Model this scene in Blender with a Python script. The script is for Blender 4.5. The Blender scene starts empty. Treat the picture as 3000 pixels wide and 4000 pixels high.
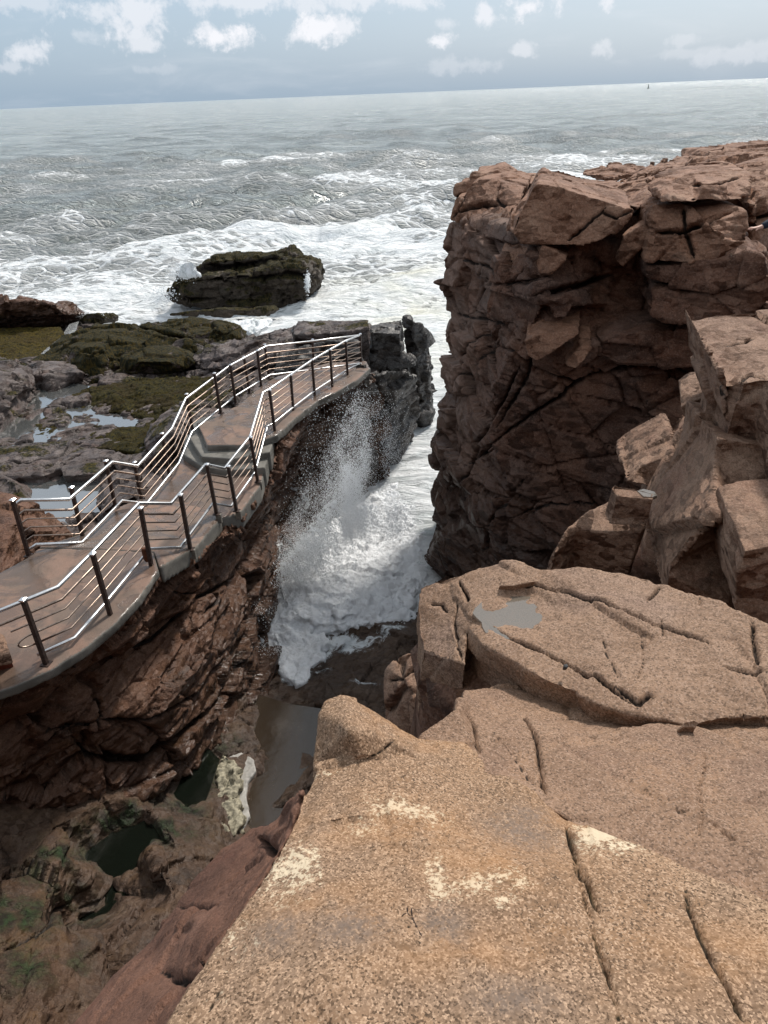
import bpy, bmesh, math, random, time
import numpy as np
from mathutils import Vector, Matrix
from mathutils.bvhtree import BVHTree
from mathutils.geometry import delaunay_2d_cdt
T0=time.time()
scene=bpy.context.scene
COL=scene.collection
random.seed(7)
# ---------------------------------------------------------------- camera
FPX=2773.0; S=3000/1659.0
ROLL=math.atan2(425-303,3000.0)
PITCH=math.atan2((2000-364)*math.cos(ROLL),FPX)
CP,SP=math.cos(PITCH),math.sin(PITCH)
CR,SR=math.cos(ROLL),math.sin(ROLL)
CH=12.0   # camera height above the sea
def ray(u,v):
    x=u*S-1500; y=2000-v*S
    xr=x*CR+y*SR; yr=-x*SR+y*CR
    return Vector((xr, FPX*CP+yr*SP, -FPX*SP+yr*CP))
def PZ(u,v,rel):        # point seen at (u,v) at height rel to the eye
    r=ray(u,v); t=rel/r.z
    return Vector((r.x*t,r.y*t,CH+rel))
def PY(u,v,y):          # point seen at (u,v) at forward distance y
    r=ray(u,v); t=y/r.y
    return Vector((r.x*t,y,CH+r.z*t))
cam=bpy.data.cameras.new('camera'); camo=bpy.data.objects.new('camera',cam); COL.objects.link(camo)
cam.sensor_fit='VERTICAL'; cam.sensor_height=36; cam.lens=36*FPX/4000; cam.clip_end=60000; cam.clip_start=.05
ex=Vector((CR,-SR*SP,-SR*CP)); ey=Vector((SR,CR*SP,CR*CP)); ez=-Vector((0,CP,-SP))
camo.matrix_world=Matrix(((ex.x,ey.x,ez.x,0),(ex.y,ey.y,ez.y,0),(ex.z,ey.z,ez.z,CH),(0,0,0,1)))
scene.camera=camo
# ---------------------------------------------------------------- noise (numpy)
def _h(ix,iy,iz,seed):
    n=(ix.astype(np.int64)*73856093)^(iy.astype(np.int64)*19349663)^(iz.astype(np.int64)*83492791)^(seed*2654435761)
    n=n&0xffffffff
    n=((n^(n>>16))*0x45d9f3b)&0xffffffff
    n=((n^(n>>16))*0x45d9f3b)&0xffffffff
    n=n^(n>>16)
    return n/4294967295.0
def vnoise(P,seed=0):
    I=np.floor(P); Fr=P-I; Fr=Fr*Fr*Fr*(Fr*(Fr*6-15)+10); I=I.astype(np.int64)
    out=0
    for dx in(0,1):
        wx=Fr[:,0] if dx else 1-Fr[:,0]
        for dy in(0,1):
            wy=Fr[:,1] if dy else 1-Fr[:,1]
            for dz in(0,1):
                wz=Fr[:,2] if dz else 1-Fr[:,2]
                out=out+wx*wy*wz*_h(I[:,0]+dx,I[:,1]+dy,I[:,2]+dz,seed)
    return out*2-1
def fbm(P,scale,octv=4,seed=0,gain=.5,ridge=False):
    P=P/scale; a=1; o=0; t=0
    for k in range(octv):
        n=vnoise(P+k*17.3,seed+k)
        if ridge: n=1-2*np.abs(n)
        o=o+a*n; t+=a; a*=gain; P=P*2.03
    return o/t
def worley(Q,seed):
    I=np.floor(Q).astype(np.int64); N=len(Q)
    f1=np.full(N,9.); f2=np.full(N,9.); cid=np.zeros((N,3)); cv=np.zeros((N,3))
    for dx in(-1,0,1):
        for dy in(-1,0,1):
            for dz in(-1,0,1):
                a,b,c=I[:,0]+dx,I[:,1]+dy,I[:,2]+dz
                C=np.stack([a+.22+.56*_h(a,b,c,seed),b+.22+.56*_h(a,b,c,seed+1),c+.22+.56*_h(a,b,c,seed+2)],1)
                D=Q-C; d=np.sqrt((D*D).sum(1))
                m=d<f1
                f2=np.where(m,f1,np.minimum(f2,d))
                f1=np.where(m,d,f1)
                cv[m]=D[m]; cid[m]=np.stack([a,b,c],1)[m]
    ci=cid.astype(np.int64)
    return f1,f2,ci,cv
def facet(P,size,amp,tilt=1.,rot=(0,0,0),seed=0,cw=.08,cd=.3,warp=.25):
    """blocky fracture relief: every cell its own offset and tilt, dark joints between cells"""
    R=np.array(Matrix.Rotation(rot[0],3,'X')@Matrix.Rotation(rot[1],3,'Y')@Matrix.Rotation(rot[2],3,'Z'))
    size=np.array(size if hasattr(size,'__len__') else (size,)*3,float)
    Q=(P@R.T)/size
    if warp:
        W=np.stack([fbm(Q,1.3,3,seed+90+i) for i in range(3)],1); Q=Q+W*warp
    f1,f2,ci,cv=worley(Q,seed)
    r=[_h(ci[:,0],ci[:,1],ci[:,2],seed+10+i)*2-1 for i in range(4)]
    h=amp*(r[0]+tilt*(cv[:,0]*r[1]+cv[:,1]*r[2]+cv[:,2]*r[3]))
    e=f2-f1
    g=np.exp(-(e/cw)**2)
    return h-amp*cd*g*3, g*min(1,cd*2.2)
# ---------------------------------------------------------------- object helpers
def link(name,me,mat=None,parent=None,smooth=True):
    o=bpy.data.objects.new(name,me); COL.objects.link(o)
    if mat: me.materials.append(mat)
    if smooth and len(me.polygons): me.polygons.foreach_set('use_smooth',np.ones(len(me.polygons),bool))
    if parent:
        o.parent=parent
    return o
def tag(o,label,cat,group=None,kind=None):
    if label: o['label']=label
    if cat: o['category']=cat
    if group: o['group']=group
    if kind: o['kind']=kind
    return o
def getco(me):
    a=np.empty(len(me.vertices)*3); me.vertices.foreach_get('co',a); return a.reshape(-1,3)
def setco(me,a):
    me.vertices.foreach_set('co',a.ravel()); me.update()
def getno(me):
    a=np.empty(len(me.vertices)*3); me.vertices.foreach_get('normal',a); return a.reshape(-1,3)
def setattr_(me,name,val):
    at=me.attributes.get(name) or me.attributes.new(name,'FLOAT','POINT')
    at.data.foreach_set('value',np.asarray(val,dtype=np.float32))
def prism_mesh(ctrl,outline,vec):
    """ctrl: list of (u,v,Vector); outline: indices of the rim (in order); vec: extrusion (Vector or callable)"""
    v2=[Vector((c[0],c[1])) for c in ctrl]
    r=delaunay_2d_cdt(v2,[],[list(outline)],1,1e-4)
    nv,ne,nf,ov=r[0],r[1],r[2],r[3]
    P=[]
    for i,p in enumerate(nv):
        if ov[i]: P.append(ctrl[ov[i][0]][2])
        else:
            k=min(range(len(v2)),key=lambda j:(v2[j]-p).length); P.append(ctrl[k][2])
    n=len(P)
    B=[ (p+(vec(p) if callable(vec) else vec)) for p in P]
    F=[list(f) for f in nf]; cnt={}
    for f in F:
        for a,b in zip(f,f[1:]+f[:1]): cnt[(a,b)]=1
    faces=[f for f in F]+[[x+n for x in reversed(f)] for f in F]
    for (a,b) in cnt:
        if (b,a) not in cnt: faces.append([b,a,a+n,b+n])
    me=bpy.data.meshes.new('m'); me.from_pydata([tuple(p) for p in P+B],[],faces)
    bm=bmesh.new(); bm.from_mesh(me); bmesh.ops.recalc_face_normals(bm,faces=bm.faces); bm.to_mesh(me); bm.free()
    return me
def solid(front,vec,inner=()):
    """front: rim as (u,v,'y'|'z',value); inner: more control points"""
    c=[]
    for p in list(front)+list(inner):
        q=PY(p[0],p[1],p[3]) if p[2]=='y' else PZ(p[0],p[1],p[3])
        c.append((p[0],p[1],q))
    if not callable(vec): vec=Vector(vec)
    return prism_mesh(c,range(len(front)),vec)
def Y(y,*uv): return [(a,b,'y',y) for a,b in uv]
def hull(pts):
    me=bpy.data.meshes.new('h'); bm=bmesh.new()
    vs=[bm.verts.new(p) for p in pts]; r=bmesh.ops.convex_hull(bm,input=vs)
    bmesh.ops.delete(bm,geom=[g for g in r['geom_unused'] if isinstance(g,bmesh.types.BMVert)],context='VERTS')
    bmesh.ops.recalc_face_normals(bm,faces=bm.faces)
    bm.to_mesh(me); bm.free(); return me
def join(meshes):
    bm=bmesh.new()
    for m in meshes: bm.from_mesh(m)
    me=bpy.data.meshes.new('j'); bm.to_mesh(me); bm.free(); return me
def remesh(me,voxel,smooth=2,base=None):
    o=bpy.data.objects.new('tmp',me); COL.objects.link(o)
    m=o.modifiers.new('r','REMESH'); m.mode='VOXEL'; m.voxel_size=voxel; m.adaptivity=0
    if smooth:
        s=o.modifiers.new('s','SMOOTH'); s.factor=.5; s.iterations=smooth
    dg=bpy.context.evaluated_depsgraph_get()
    out=bpy.data.meshes.new_from_object(o.evaluated_get(dg))
    bpy.data.objects.remove(o); return out
def crack_paths(me,paths,seed=3):
    """project drawn crack lines on the rock and roughen them; returns list of (points, width, depth)"""
    co=getco(me); me.calc_loop_triangles()
    bvh=BVHTree.FromPolygons([tuple(c) for c in co],[tuple(p.vertices) for p in me.polygons])
    rnd=random.Random(seed); out=[]
    for pts,w,d in paths:
        uv=[]
        for (a,b) in zip(pts,pts[1:]):
            n=max(2,int(math.hypot(b[0]-a[0],b[1]-a[1])/7))
            for k in range(n):
                t=k/n; uv.append((a[0]+(b[0]-a[0])*t+rnd.uniform(-1.6,1.6),a[1]+(b[1]-a[1])*t+rnd.uniform(-1.6,1.6)))
        uv.append(pts[-1])
        L=[]
        for u,v in uv:
            h=bvh.ray_cast(Vector((0,0,CH)),ray(u,v).normalized())
            if h[0] is not None: L.append(np.array(h[0]))
        if len(L)>1: out.append((np.array(L),w,d))
    return out
def crack_field(P,cr):
    g=np.zeros(len(P)); dep=np.zeros(len(P))
    for L,w,d in cr:
        lo=L.min(0)-w*6; hi=L.max(0)+w*6
        m=((P>lo)&(P<hi)).all(1)
        idx=np.nonzero(m)[0]
        if not len(idx): continue
        Q=P[idx]; best=np.full(len(Q),9.)
        ts=np.zeros(len(Q))
        for i,(a,b) in enumerate(zip(L,L[1:])):
            ab=b-a; l=(ab@ab)+1e-12
            t=np.clip(((Q-a)@ab)/l,0,1)
            dd=np.sqrt((((Q-a)-t[:,None]*ab)**2).sum(1)); mm=dd<best
            ts=np.where(mm,(i+t)/(len(L)-1),ts); best=np.minimum(best,dd)
        taper=np.clip(np.minimum(ts,1-ts)*8,.25,1)
        ww=w*taper*(.75+.5*vnoise(Q/(w*12),5))
        k=np.exp(-(best/np.maximum(ww,1e-4))**2)
        g[idx]=np.maximum(g[idx],k); dep[idx]=np.maximum(dep[idx],k*d*taper)
    return g,dep
def rock(name,me,voxel,mat,disp,label=None,cat='rock',group=None,kind=None,smooth=2,cracks=None,parent=None,extra=None):
    """remesh the block(s) to an even skin and break it up with displacement. disp(P,N)->(h,crack)"""
    me=remesh(me,voxel,smooth)
    P=getco(me); N=getno(me)
    h,g=disp(P)
    if cracks:
        cg,cd=crack_field(P,[(L,w if w<.0045 else max(w,voxel*.95),d) for L,w,d in crack_paths(me,cracks)]); h=h-cd; g=np.maximum(g*.6,cg)
    P2=P+N*h[:,None]
    base=Vector((P2[:,0].mean(),P2[:,1].mean(),P2[:,2].min()))
    setco(me,P2-np.array(base)); setattr_(me,'crack',g)
    if extra: extra(me,P)
    o=link(name,me,mat,parent); o.location=base
    if label: tag(o,label,cat,group,kind)
    elif kind: o['kind']=kind
    print('%-22s %7d verts %.1fs'%(name,len(P),time.time()-T0))
    return o
# ---------------------------------------------------------------- materials
class NT:
    def __init__(s,name,world=False):
        if world: s.id=bpy.data.worlds.new(name)
        else: s.id=bpy.data.materials.new(name)
        s.id.use_nodes=True; s.t=s.id.node_tree; s.t.nodes.clear()
    def n(s,t,**k):
        nd=s.t.nodes.new(t); ins=k.pop('ins',{})
        for a,b in k.items(): setattr(nd,a,b)
        for a,b in ins.items(): s.set(nd.inputs[a],b)
        return nd
    def set(s,sock,v):
        if isinstance(v,bpy.types.NodeSocket): s.t.links.new(v,sock)
        elif isinstance(v,bpy.types.Node): s.t.links.new(v.outputs[0],sock)
        else: sock.default_value=v
    def m(s,op,a,b=0.,c=0.,clamp=False):
        nd=s.n('ShaderNodeMath',operation=op,use_clamp=clamp)
        for i,x in enumerate((a,b,c)): s.set(nd.inputs[i],x)
        return nd.outputs[0]
    def noise(s,vec,scale,detail=4,rough=.55,dist=0.):
        nd=s.n('ShaderNodeTexNoise',ins={'Scale':scale,'Detail':detail,'Roughness':rough,'Distortion':dist}); s.set(nd.inputs['Vector'],vec); return nd.outputs[0]
    def ramp(s,x,a,b,lo=0.,hi=1.):
        nd=s.n('ShaderNodeMapRange',interpolation_type='SMOOTHSTEP'); s.set(nd.inputs[0],x)
        for i,k in enumerate((a,b,lo,hi)): nd.inputs[i+1].default_value=k
        return nd.outputs[0]
    def mix(s,f,a,b,mode='MIX'):
        nd=s.n('ShaderNodeMix',data_type='RGBA',blend_type=mode)
        s.set(nd.inputs[0],f)
        for i,x in ((6,a),(7,b)):
            if isinstance(x,tuple) and len(x)==3: x=(*x,1)
            s.set(nd.inputs[i],x)
        return nd.outputs[2]
    def attr(s,name): return s.n('ShaderNodeAttribute',attribute_name=name).outputs['Fac']
    def vm(s,op,a,b=(0,0,0)):
        nd=s.n('ShaderNodeVectorMath',operation=op); s.set(nd.inputs[0],a); s.set(nd.inputs[1],b); return nd.outputs[0]
    def out(s,color,rough=.8,bump=None,strength=1.,dist=.01,spec=.4,metal=0.,**k):
        p=s.n('ShaderNodeBsdfPrincipled'); s.set(p.inputs['Base Color'],color if not(isinstance(color,tuple) and len(color)==3) else (*color,1))
        s.set(p.inputs['Roughness'],rough); s.set(p.inputs['Specular IOR Level'],spec); s.set(p.inputs['Metallic'],metal)
        for a,b in k.items(): s.set(p.inputs[a.replace('_',' ')],b)
        if bump is not None:
            b=s.n('ShaderNodeBump',ins={'Strength':strength,'Distance':dist}); s.set(b.inputs['Height'],bump); s.t.links.new(b.outputs[0],p.inputs['Normal'])
        o=s.n('ShaderNodeOutputMaterial'); s.t.links.new(p.outputs[0],o.inputs[0]); return s.id
def rockmat(name,dark,mid,light,grain=.004,speck=.35,big=1.2,stain=None,stain_amt=.5,wet=None,weed=None,rough=.75,fine=.5,bumpd=.006,lichen=False,moss=False,blotch=None,strata=None,crackcol=(.012,.008,.006),fac=None,spec=.2):
    s=NT(name); tc=s.n('ShaderNodeTexCoord').outputs['Object']; geo=s.n('ShaderNodeNewGeometry')
    pos=geo.outputs['Position']
    n1=s.noise(pos,1/big,6,.6,.4); n2=s.noise(pos,4/big,5,.65)
    t=s.m('ADD',s.m('MULTIPLY',n1,.6),s.m('MULTIPLY',n2,.4))
    col=s.mix(s.ramp(t,.36,.52),dark,mid); col=s.mix(s.ramp(t,.5,.66),col,light)
    if strata:
        r=s.n('ShaderNodeMapping',ins={'Rotation':strata[0],'Scale':strata[1]}); s.set(r.inputs[0],pos)
        ns=s.noise(r.outputs[0],1.,6,.65,.6)
        col=s.mix(s.m('MULTIPLY',s.ramp(ns,.52,.66),.55),col,dark); col=s.mix(s.m('MULTIPLY',s.ramp(ns,.5,.3),.35),col,light)
    if blotch:   # broad patches of another rock colour
        nb=s.noise(pos,.55/big,4,.6,.8); col=s.mix(s.m('MULTIPLY',s.ramp(nb,.5,.62),blotch[1]),col,blotch[0])
    if stain:
        n3=s.noise(s.vm('ADD',pos,(9.1,3.3,5.2)),1.7/big,5,.7,1.)
        col=s.mix(s.m('MULTIPLY',s.ramp(n3,.5,.68),stain_amt),col,stain)
    # grains of the granite
    g1=s.noise(pos,1/grain,2,.6); g2=s.n('ShaderNodeTexVoronoi',ins={'Scale':.85/grain})
    gw=s.n('ShaderNodeTexNoise',ins={'Scale':.9/grain,'Detail':3.}); s.set(gw.inputs['Vector'],pos)
    gq=s.n('ShaderNodeVectorMath',operation='MULTIPLY_ADD'); s.set(gq.inputs[0],gw.outputs['Color']); gq.inputs[1].default_value=(grain*1.8,)*3; s.set(gq.inputs[2],pos); s.set(g2.inputs['Vector'],gq.outputs[0])
    g2c=s.n('ShaderNodeSeparateColor'); s.set(g2c.inputs[0],g2.outputs['Color'])
    col=s.mix(s.m('MULTIPLY',s.ramp(g2c.outputs[0],.62,.8),speck*.9),col,tuple(c*.17 for c in mid))
    col=s.mix(s.m('MULTIPLY',s.ramp(g2c.outputs[1],.6,.9),speck*.8),col,tuple(min(1,c*1.25+.04) for c in light))
    col=s.mix(s.m('MULTIPLY',s.ramp(g1,.62,.52),speck*.35),col,tuple(c*.6 for c in mid))
    g3=s.noise(pos,.18/grain,3,.7)
    col=s.mix(s.m('MULTIPLY',s.ramp(g3,.5,.75),speck*.8),col,tuple(c*.5 for c in mid))
    if lichen:
        la=s.attr('lichen'); ln=s.noise(pos,60,6,.75); lb=s.noise(pos,9,4,.7)
        lm=s.ramp(s.m('ADD',s.m('MULTIPLY',la,.30),s.m('ADD',s.m('MULTIPLY',ln,1.2),s.m('MULTIPLY',lb,.6))),1.10,1.22)
        lm=s.m('MULTIPLY',lm,s.ramp(la,.05,.4))
        col=s.mix(s.m('MULTIPLY',lm,.8),col,(.66,.55,.39))
        oa=s.attr('ochre'); col=s.mix(s.m('MULTIPLY',s.m('MULTIPLY',oa,s.ramp(lb,.3,.6)),.34),col,(.40,.2,.08))
        ga=s.attr('grey'); col=s.mix(s.m('MULTIPLY',s.m('MULTIPLY',ga,s.ramp(ln,.3,.6)),.75),col,(.15,.115,.095))
    col=s.mix(s.m('MULTIPLY',s.attr('pale'),.55),col,(.23,.155,.12))  # paler tint standing in for sky light on the cliff's left side
    rg=rough
    up=s.n('ShaderNodeSeparateXYZ'); s.set(up.inputs[0],geo.outputs['Normal'])
    if weed:
        wn=s.noise(pos,weed.get('scale',1.2),5,.7); wz=s.n('ShaderNodeSeparateXYZ'); s.set(wz.inputs[0],pos)
        wm=s.ramp(s.m('ADD',wn,s.m('MULTIPLY',up.outputs[2],weed.get('up',.1))),weed['a'],weed['a']+.08)
        if 'zmax' in weed: wm=s.m('MULTIPLY',wm,s.ramp(s.m('ADD',wz.outputs[2],s.m('MULTIPLY',wn,-1.2)),weed['zmax']+.3,weed['zmax']-.3))
        sm=s.n('ShaderNodeMapping',ins={'Scale':(11,11,1.6)}); s.set(sm.inputs[0],pos); strand=s.noise(sm.outputs[0],1.,5,.7,.4)
        wc=s.mix(s.ramp(strand,.42,.6),(.012,.014,.006),weed.get('col',(.10,.085,.018)))
        wm=s.m('MAXIMUM',wm,s.m('MINIMUM',s.attr('weed'),1.))
        col=s.mix(wm,col,wc); rg=s.m('ADD',rough,s.m('MULTIPLY',wm,.35))
    cr=s.attr('crack'); 
    if moss: col=s.mix(s.m('MULTIPLY',s.ramp(s.m('MULTIPLY',cr,s.noise(pos,9,3)),.15,.4),.6),col,(.10,.085,.02))
    col=s.mix(s.ramp(cr,.2,.7,0,.9),col,crackcol)
    if wet:   # tide-wetted, algae-darkened lower zone
        wz=s.n('ShaderNodeSeparateXYZ'); s.set(wz.inputs[0],pos)
        zz=s.m('ADD',wz.outputs[2],s.m('MULTIPLY',s.noise(pos,.5,5,.6),-wet.get('n',3.)))
        w=s.m('MULTIPLY',s.ramp(zz,wet['hi'],wet['lo']),wet.get('amt',1.))
        w=s.m('MAXIMUM',w,s.attr('wet'))
        col=s.mix(s.m('MULTIPLY',w,wet.get('k',.75)),col,wet.get('col',(.028,.025,.024)))
        rg=s.m('SUBTRACT',rough,s.m('MULTIPLY',w,wet.get('gloss',.45)))
    fo=s.attr('foam'); fn=s.noise(pos,2.6,7,.72,1.6)
    fmk=s.m('MULTIPLY',s.ramp(s.m('ADD',s.m('MULTIPLY',fo,.62),fn),.86,1.02),s.ramp(fo,.05,.3))
    col=s.mix(fmk,col,(.72,.75,.76)); rg=s.m('ADD',rg,s.m('MULTIPLY',fmk,.2))
    b1=s.noise(pos,.12/grain,6,.7); b2=s.noise(pos,.9/grain,3,.6); b3=s.noise(pos,.02/grain,6,.65)
    bb=s.m('ADD',s.m('ADD',s.m('MULTIPLY',b1,1.),s.m('MULTIPLY',b2,fine*.4)),s.m('MULTIPLY',b3,3.))
    if weed: bb=s.m('ADD',bb,s.m('MULTIPLY',s.m('MULTIPLY',strand,wm),.16/bumpd))
    if fac:
        for (fs,fk) in ((fac,1.),(fac*.4,.6)):
            mp=s.n('ShaderNodeMapping',ins={'Rotation':(.25,.4,.2),'Scale':(1.,.8,1.9)}); s.set(mp.inputs[0],pos)
            wn=s.n('ShaderNodeTexNoise',ins={'Scale':.8/fs,'Detail':4.,'Roughness':.6}); s.set(wn.inputs['Vector'],pos)
            q=s.n('ShaderNodeVectorMath',operation='MULTIPLY_ADD'); s.set(q.inputs[0],wn.outputs['Color']); q.inputs[1].default_value=(fs*.4,)*3; s.set(q.inputs[2],mp.outputs[0])
            vo=s.n('ShaderNodeTexVoronoi',ins={'Scale':1/fs,'Randomness':.7}); s.set(vo.inputs['Vector'],q.outputs[0])
            d=s.vm('SUBTRACT',q.outputs[0],vo.outputs['Position']); c_=s.vm('SUBTRACT',vo.outputs['Color'],(.5,.5,.5))
            dt=s.n('ShaderNodeVectorMath',operation='DOT_PRODUCT'); s.set(dt.inputs[0],d); s.set(dt.inputs[1],c_)
            bb=s.m('ADD',bb,s.m('MULTIPLY',dt.outputs['Value'],1.1*fk/bumpd))
    return s.out(col,rg,bb,.9,bumpd,spec=spec)
# ---- sky -----------------------------------------------------------------
SUN_EL,SUN_AZ=math.radians(47),math.radians(32)
w=NT('World',world=True); scene.world=w.id
sky=w.n('ShaderNodeTexSky',sky_type='NISHITA',sun_disc=False,sun_elevation=SUN_EL,sun_rotation=SUN_AZ,air_density=1.,dust_density=3.,ozone_density=1.2)
tc=w.n('ShaderNodeTexCoord').outputs['Generated']
sx=w.n('ShaderNodeSeparateXYZ'); w.set(sx.inputs[0],tc)
az=w.m('ARCTAN2',sx.outputs[0],sx.outputs[1]); el=w.m('ARCSINE',sx.outputs[2])
nz=w.noise(tc,26,7,.62,.3); nz2=w.noise(tc,90,5,.65)
def azel(u,v):
    r=ray(u,v).normalized(); return math.atan2(r.x,r.y),math.asin(r.z)
clouds=[(482,80,72,26,1.),(455,72,40,22,.8),(680,68,70,30,1.),(735,60,40,26,.8),(660,80,60,18,.7),(1140,18,66,26,.9),(1046,30,28,26,.75),(948,88,30,15,.9),(290,30,70,46,.7),(310,95,30,16,.65),(230,20,110,26,.6),(55,105,48,22,.65),(10,148,40,14,.4),(1125,105,28,14,.5),(1290,102,22,18,.45),(1303,10,18,14,.7),(500,5,200,26,.6),(750,2,200,22,.6),(1000,140,80,16,.25),(330,150,60,10,.2),(965,50,24,12,.4),(1480,85,30,12,.3),(1580,120,70,16,.35),(60,5,90,24,.4),(1640,105,50,18,.3),(180,75,40,16,.3),(1500,115,60,10,.25)]
cm=None
for (u,v,wu,hv,st) in clouds:
    a0,e0=azel(u,v); k=S/FPX
    dx=w.m('DIVIDE',w.m('SUBTRACT',az,a0),wu*k*1.1); dy=w.m('DIVIDE',w.m('SUBTRACT',el,e0),hv*k*1.0)
    d=w.m('SQRT',w.m('ADD',w.m('MULTIPLY',dx,dx),w.m('MULTIPLY',dy,dy)))
    d=w.m('ADD',d,w.m('ADD',w.m('MULTIPLY',w.m('SUBTRACT',nz,.5),3.2),w.m('MULTIPLY',w.m('SUBTRACT',nz2,.5),1.4)))
    mk=w.m('MULTIPLY',w.ramp(d,.95,.15),st)
    cm=mk if cm is None else w.m('MAXIMUM',cm,mk)
cn=w.n('ShaderNodeMapping',ins={'Scale':(3,3,14)}); w.set(cn.inputs[0],tc)
wis=w.noise(cn.outputs[0],2.2,6,.6,.5)
hz=w.m('MULTIPLY',w.ramp(wis,.5,.75),.13)
cm=w.m('MAXIMUM',cm,hz)
skyc=w.n('ShaderNodeHueSaturation',ins={'Saturation':.75,'Value':1.}); w.set(skyc.inputs['Color'],sky.outputs[0])
SKYG=(4.05,5.6,7.3,1)   # thin veil of haze, in the sky's own units
c=w.mix(.62,skyc.outputs[0],SKYG)
c=w.mix(w.ramp(el,.14,.6),c,(6.2,6.8,7.5,1))
c=w.mix(cm,c,(8.2,8.3,8.7,1))
bg=w.n('ShaderNodeBackground',ins={'Strength':.088}); w.set(bg.inputs[0],c)
wo=w.n('ShaderNodeOutputWorld'); w.t.links.new(bg.outputs[0],wo.inputs[0])
sl=bpy.data.lights.new('sun','SUN'); sl.energy=3.1; sl.angle=math.radians(7); sl.color=(1,.95,.88)
so=bpy.data.objects.new('sun',sl); COL.objects.link(so)
sd=Vector((math.sin(SUN_AZ)*math.cos(SUN_EL),math.cos(SUN_AZ)*math.cos(SUN_EL),math.sin(SUN_EL)))
so.rotation_euler=sd.to_track_quat('Z','Y').to_euler(); so.location=(0,0,60)
vs=scene.view_settings; vs.view_transform='Standard'; vs.look='None'; vs.exposure=.38; vs.gamma=1
# ---- rock materials -------------------------------------------------------
M={}
M['tan']=rockmat('tan_granite',(.20,.118,.068),(.30,.183,.108),(.385,.25,.155),grain=.0042,speck=1.25,big=.5,stain=(.37,.2,.09),stain_amt=.4,blotch=((.2,.145,.11),.55),lichen=True,moss=True,bumpd=.0035)
M['pink']=rockmat('pink_granite',(.18,.105,.066),(.255,.155,.098),(.315,.202,.135),grain=.0048,speck=.8,big=.7,stain=(.36,.21,.12),stain_amt=.5,bumpd=.004,blotch=((.2,.12,.085),.5))
M['puddle']=rockmat('pink_granite_rough',(.185,.108,.068),(.26,.16,.102),(.32,.208,.142),grain=.006,speck=.7,big=.9,stain=(.34,.21,.13),stain_amt=.5,bumpd=.006,blotch=((.22,.15,.125),.5))
M['mid']=rockmat('weathered_granite',(.155,.083,.052),(.235,.138,.09),(.31,.2,.138),grain=.007,speck=.45,big=1.2,stain=(.17,.07,.05),stain_amt=.35,bumpd=.012,fac=.12)
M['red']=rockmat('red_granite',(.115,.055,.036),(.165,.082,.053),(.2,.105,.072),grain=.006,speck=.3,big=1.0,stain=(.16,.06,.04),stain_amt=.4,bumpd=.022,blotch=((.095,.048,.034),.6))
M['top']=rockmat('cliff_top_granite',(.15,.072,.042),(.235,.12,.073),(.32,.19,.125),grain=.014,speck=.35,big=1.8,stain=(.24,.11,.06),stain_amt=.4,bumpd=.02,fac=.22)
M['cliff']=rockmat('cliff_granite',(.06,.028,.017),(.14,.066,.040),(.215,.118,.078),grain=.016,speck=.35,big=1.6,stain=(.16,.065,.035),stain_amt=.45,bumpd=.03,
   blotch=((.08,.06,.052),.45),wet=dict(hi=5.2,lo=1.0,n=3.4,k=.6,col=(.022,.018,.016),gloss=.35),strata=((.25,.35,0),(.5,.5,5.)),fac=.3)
M['wall']=rockmat('gully_granite',(.045,.022,.013),(.125,.06,.036),(.22,.122,.08),grain=.012,speck=.35,big=1.0,stain=(.14,.062,.022),stain_amt=.5,bumpd=.025,
   wet=dict(hi=3.4,lo=-.5,n=3.,k=.55,col=(.045,.032,.024),gloss=.5),rough=.62,strata=((.3,.7,.2),(.6,.6,4.)),fac=.2)
M['floor']=rockmat('gully_floor_rock',(.035,.019,.011),(.088,.046,.026),(.15,.088,.052),grain=.012,speck=.3,big=1.1,stain=(.13,.065,.02),stain_amt=.6,bumpd=.02,
   wet=dict(hi=3.5,lo=-1,n=3.5,k=.45,col=(.07,.06,.052),gloss=.2),weed=dict(a=3.,col=(.03,.065,.02)),rough=.68,fac=.15)
M['shelf']=rockmat('shelf_rock',(.045,.035,.031),(.095,.073,.065),(.175,.142,.13),grain=.02,speck=.3,big=1.6,stain=(.14,.08,.06),stain_amt=.5,bumpd=.03,
   weed=dict(a=.60,up=.06,scale=.6,col=(.085,.065,.015)),rough=.5,fac=.3)
M['weedy']=rockmat('weed_covered_rock',(.04,.03,.024),(.085,.06,.05),(.15,.115,.1),grain=.02,speck=.3,big=1.4,bumpd=.05,
   weed=dict(a=.40,up=.05,scale=.7,col=(.06,.042,.009)),rough=.55)
M['islet']=rockmat('islet_rock',(.03,.024,.017),(.06,.045,.032),(.10,.075,.055),grain=.04,speck=.3,big=2.2,bumpd=.08,
   weed=dict(a=.50,up=.16,scale=.35,col=(.07,.052,.018)),rough=.6,fac=.6)
M['wetblock']=rockmat('dark_wet_rock',(.035,.032,.03),(.075,.068,.063),(.15,.137,.128),grain=.02,speck=.3,big=1.5,bumpd=.03,
   stain=(.085,.06,.045),stain_amt=.5,weed=dict(a=.66,up=.0,scale=.8,zmax=2.2,col=(.07,.06,.015)),rough=.42,fac=.3)
def simple(name,col,rough=.5,metal=0.,bs=None,bd=.002,var=.15,**k):
    s=NT(name); pos=s.n('ShaderNodeTexCoord').outputs['Object']
    n=s.noise(pos,bs or 20,5,.6)
    c=s.mix(s.ramp(n,.3,.7),tuple(x*(1-var) for x in col),tuple(min(1,x*(1+var)) for x in col))
    return s.out(c,rough,n,.5,bd,metal=metal,**k)
M['steel']=simple('galvanised_steel',(.72,.71,.7),.34,1.,30,.001,.12)
M['bronze']=simple('weathered_bronze_steel',(.33,.25,.2),.36,.9,40,.001,.3)
M['post']=simple('stained_post_steel',(.055,.036,.03),.5,.35,25,.002,.5)
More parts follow.
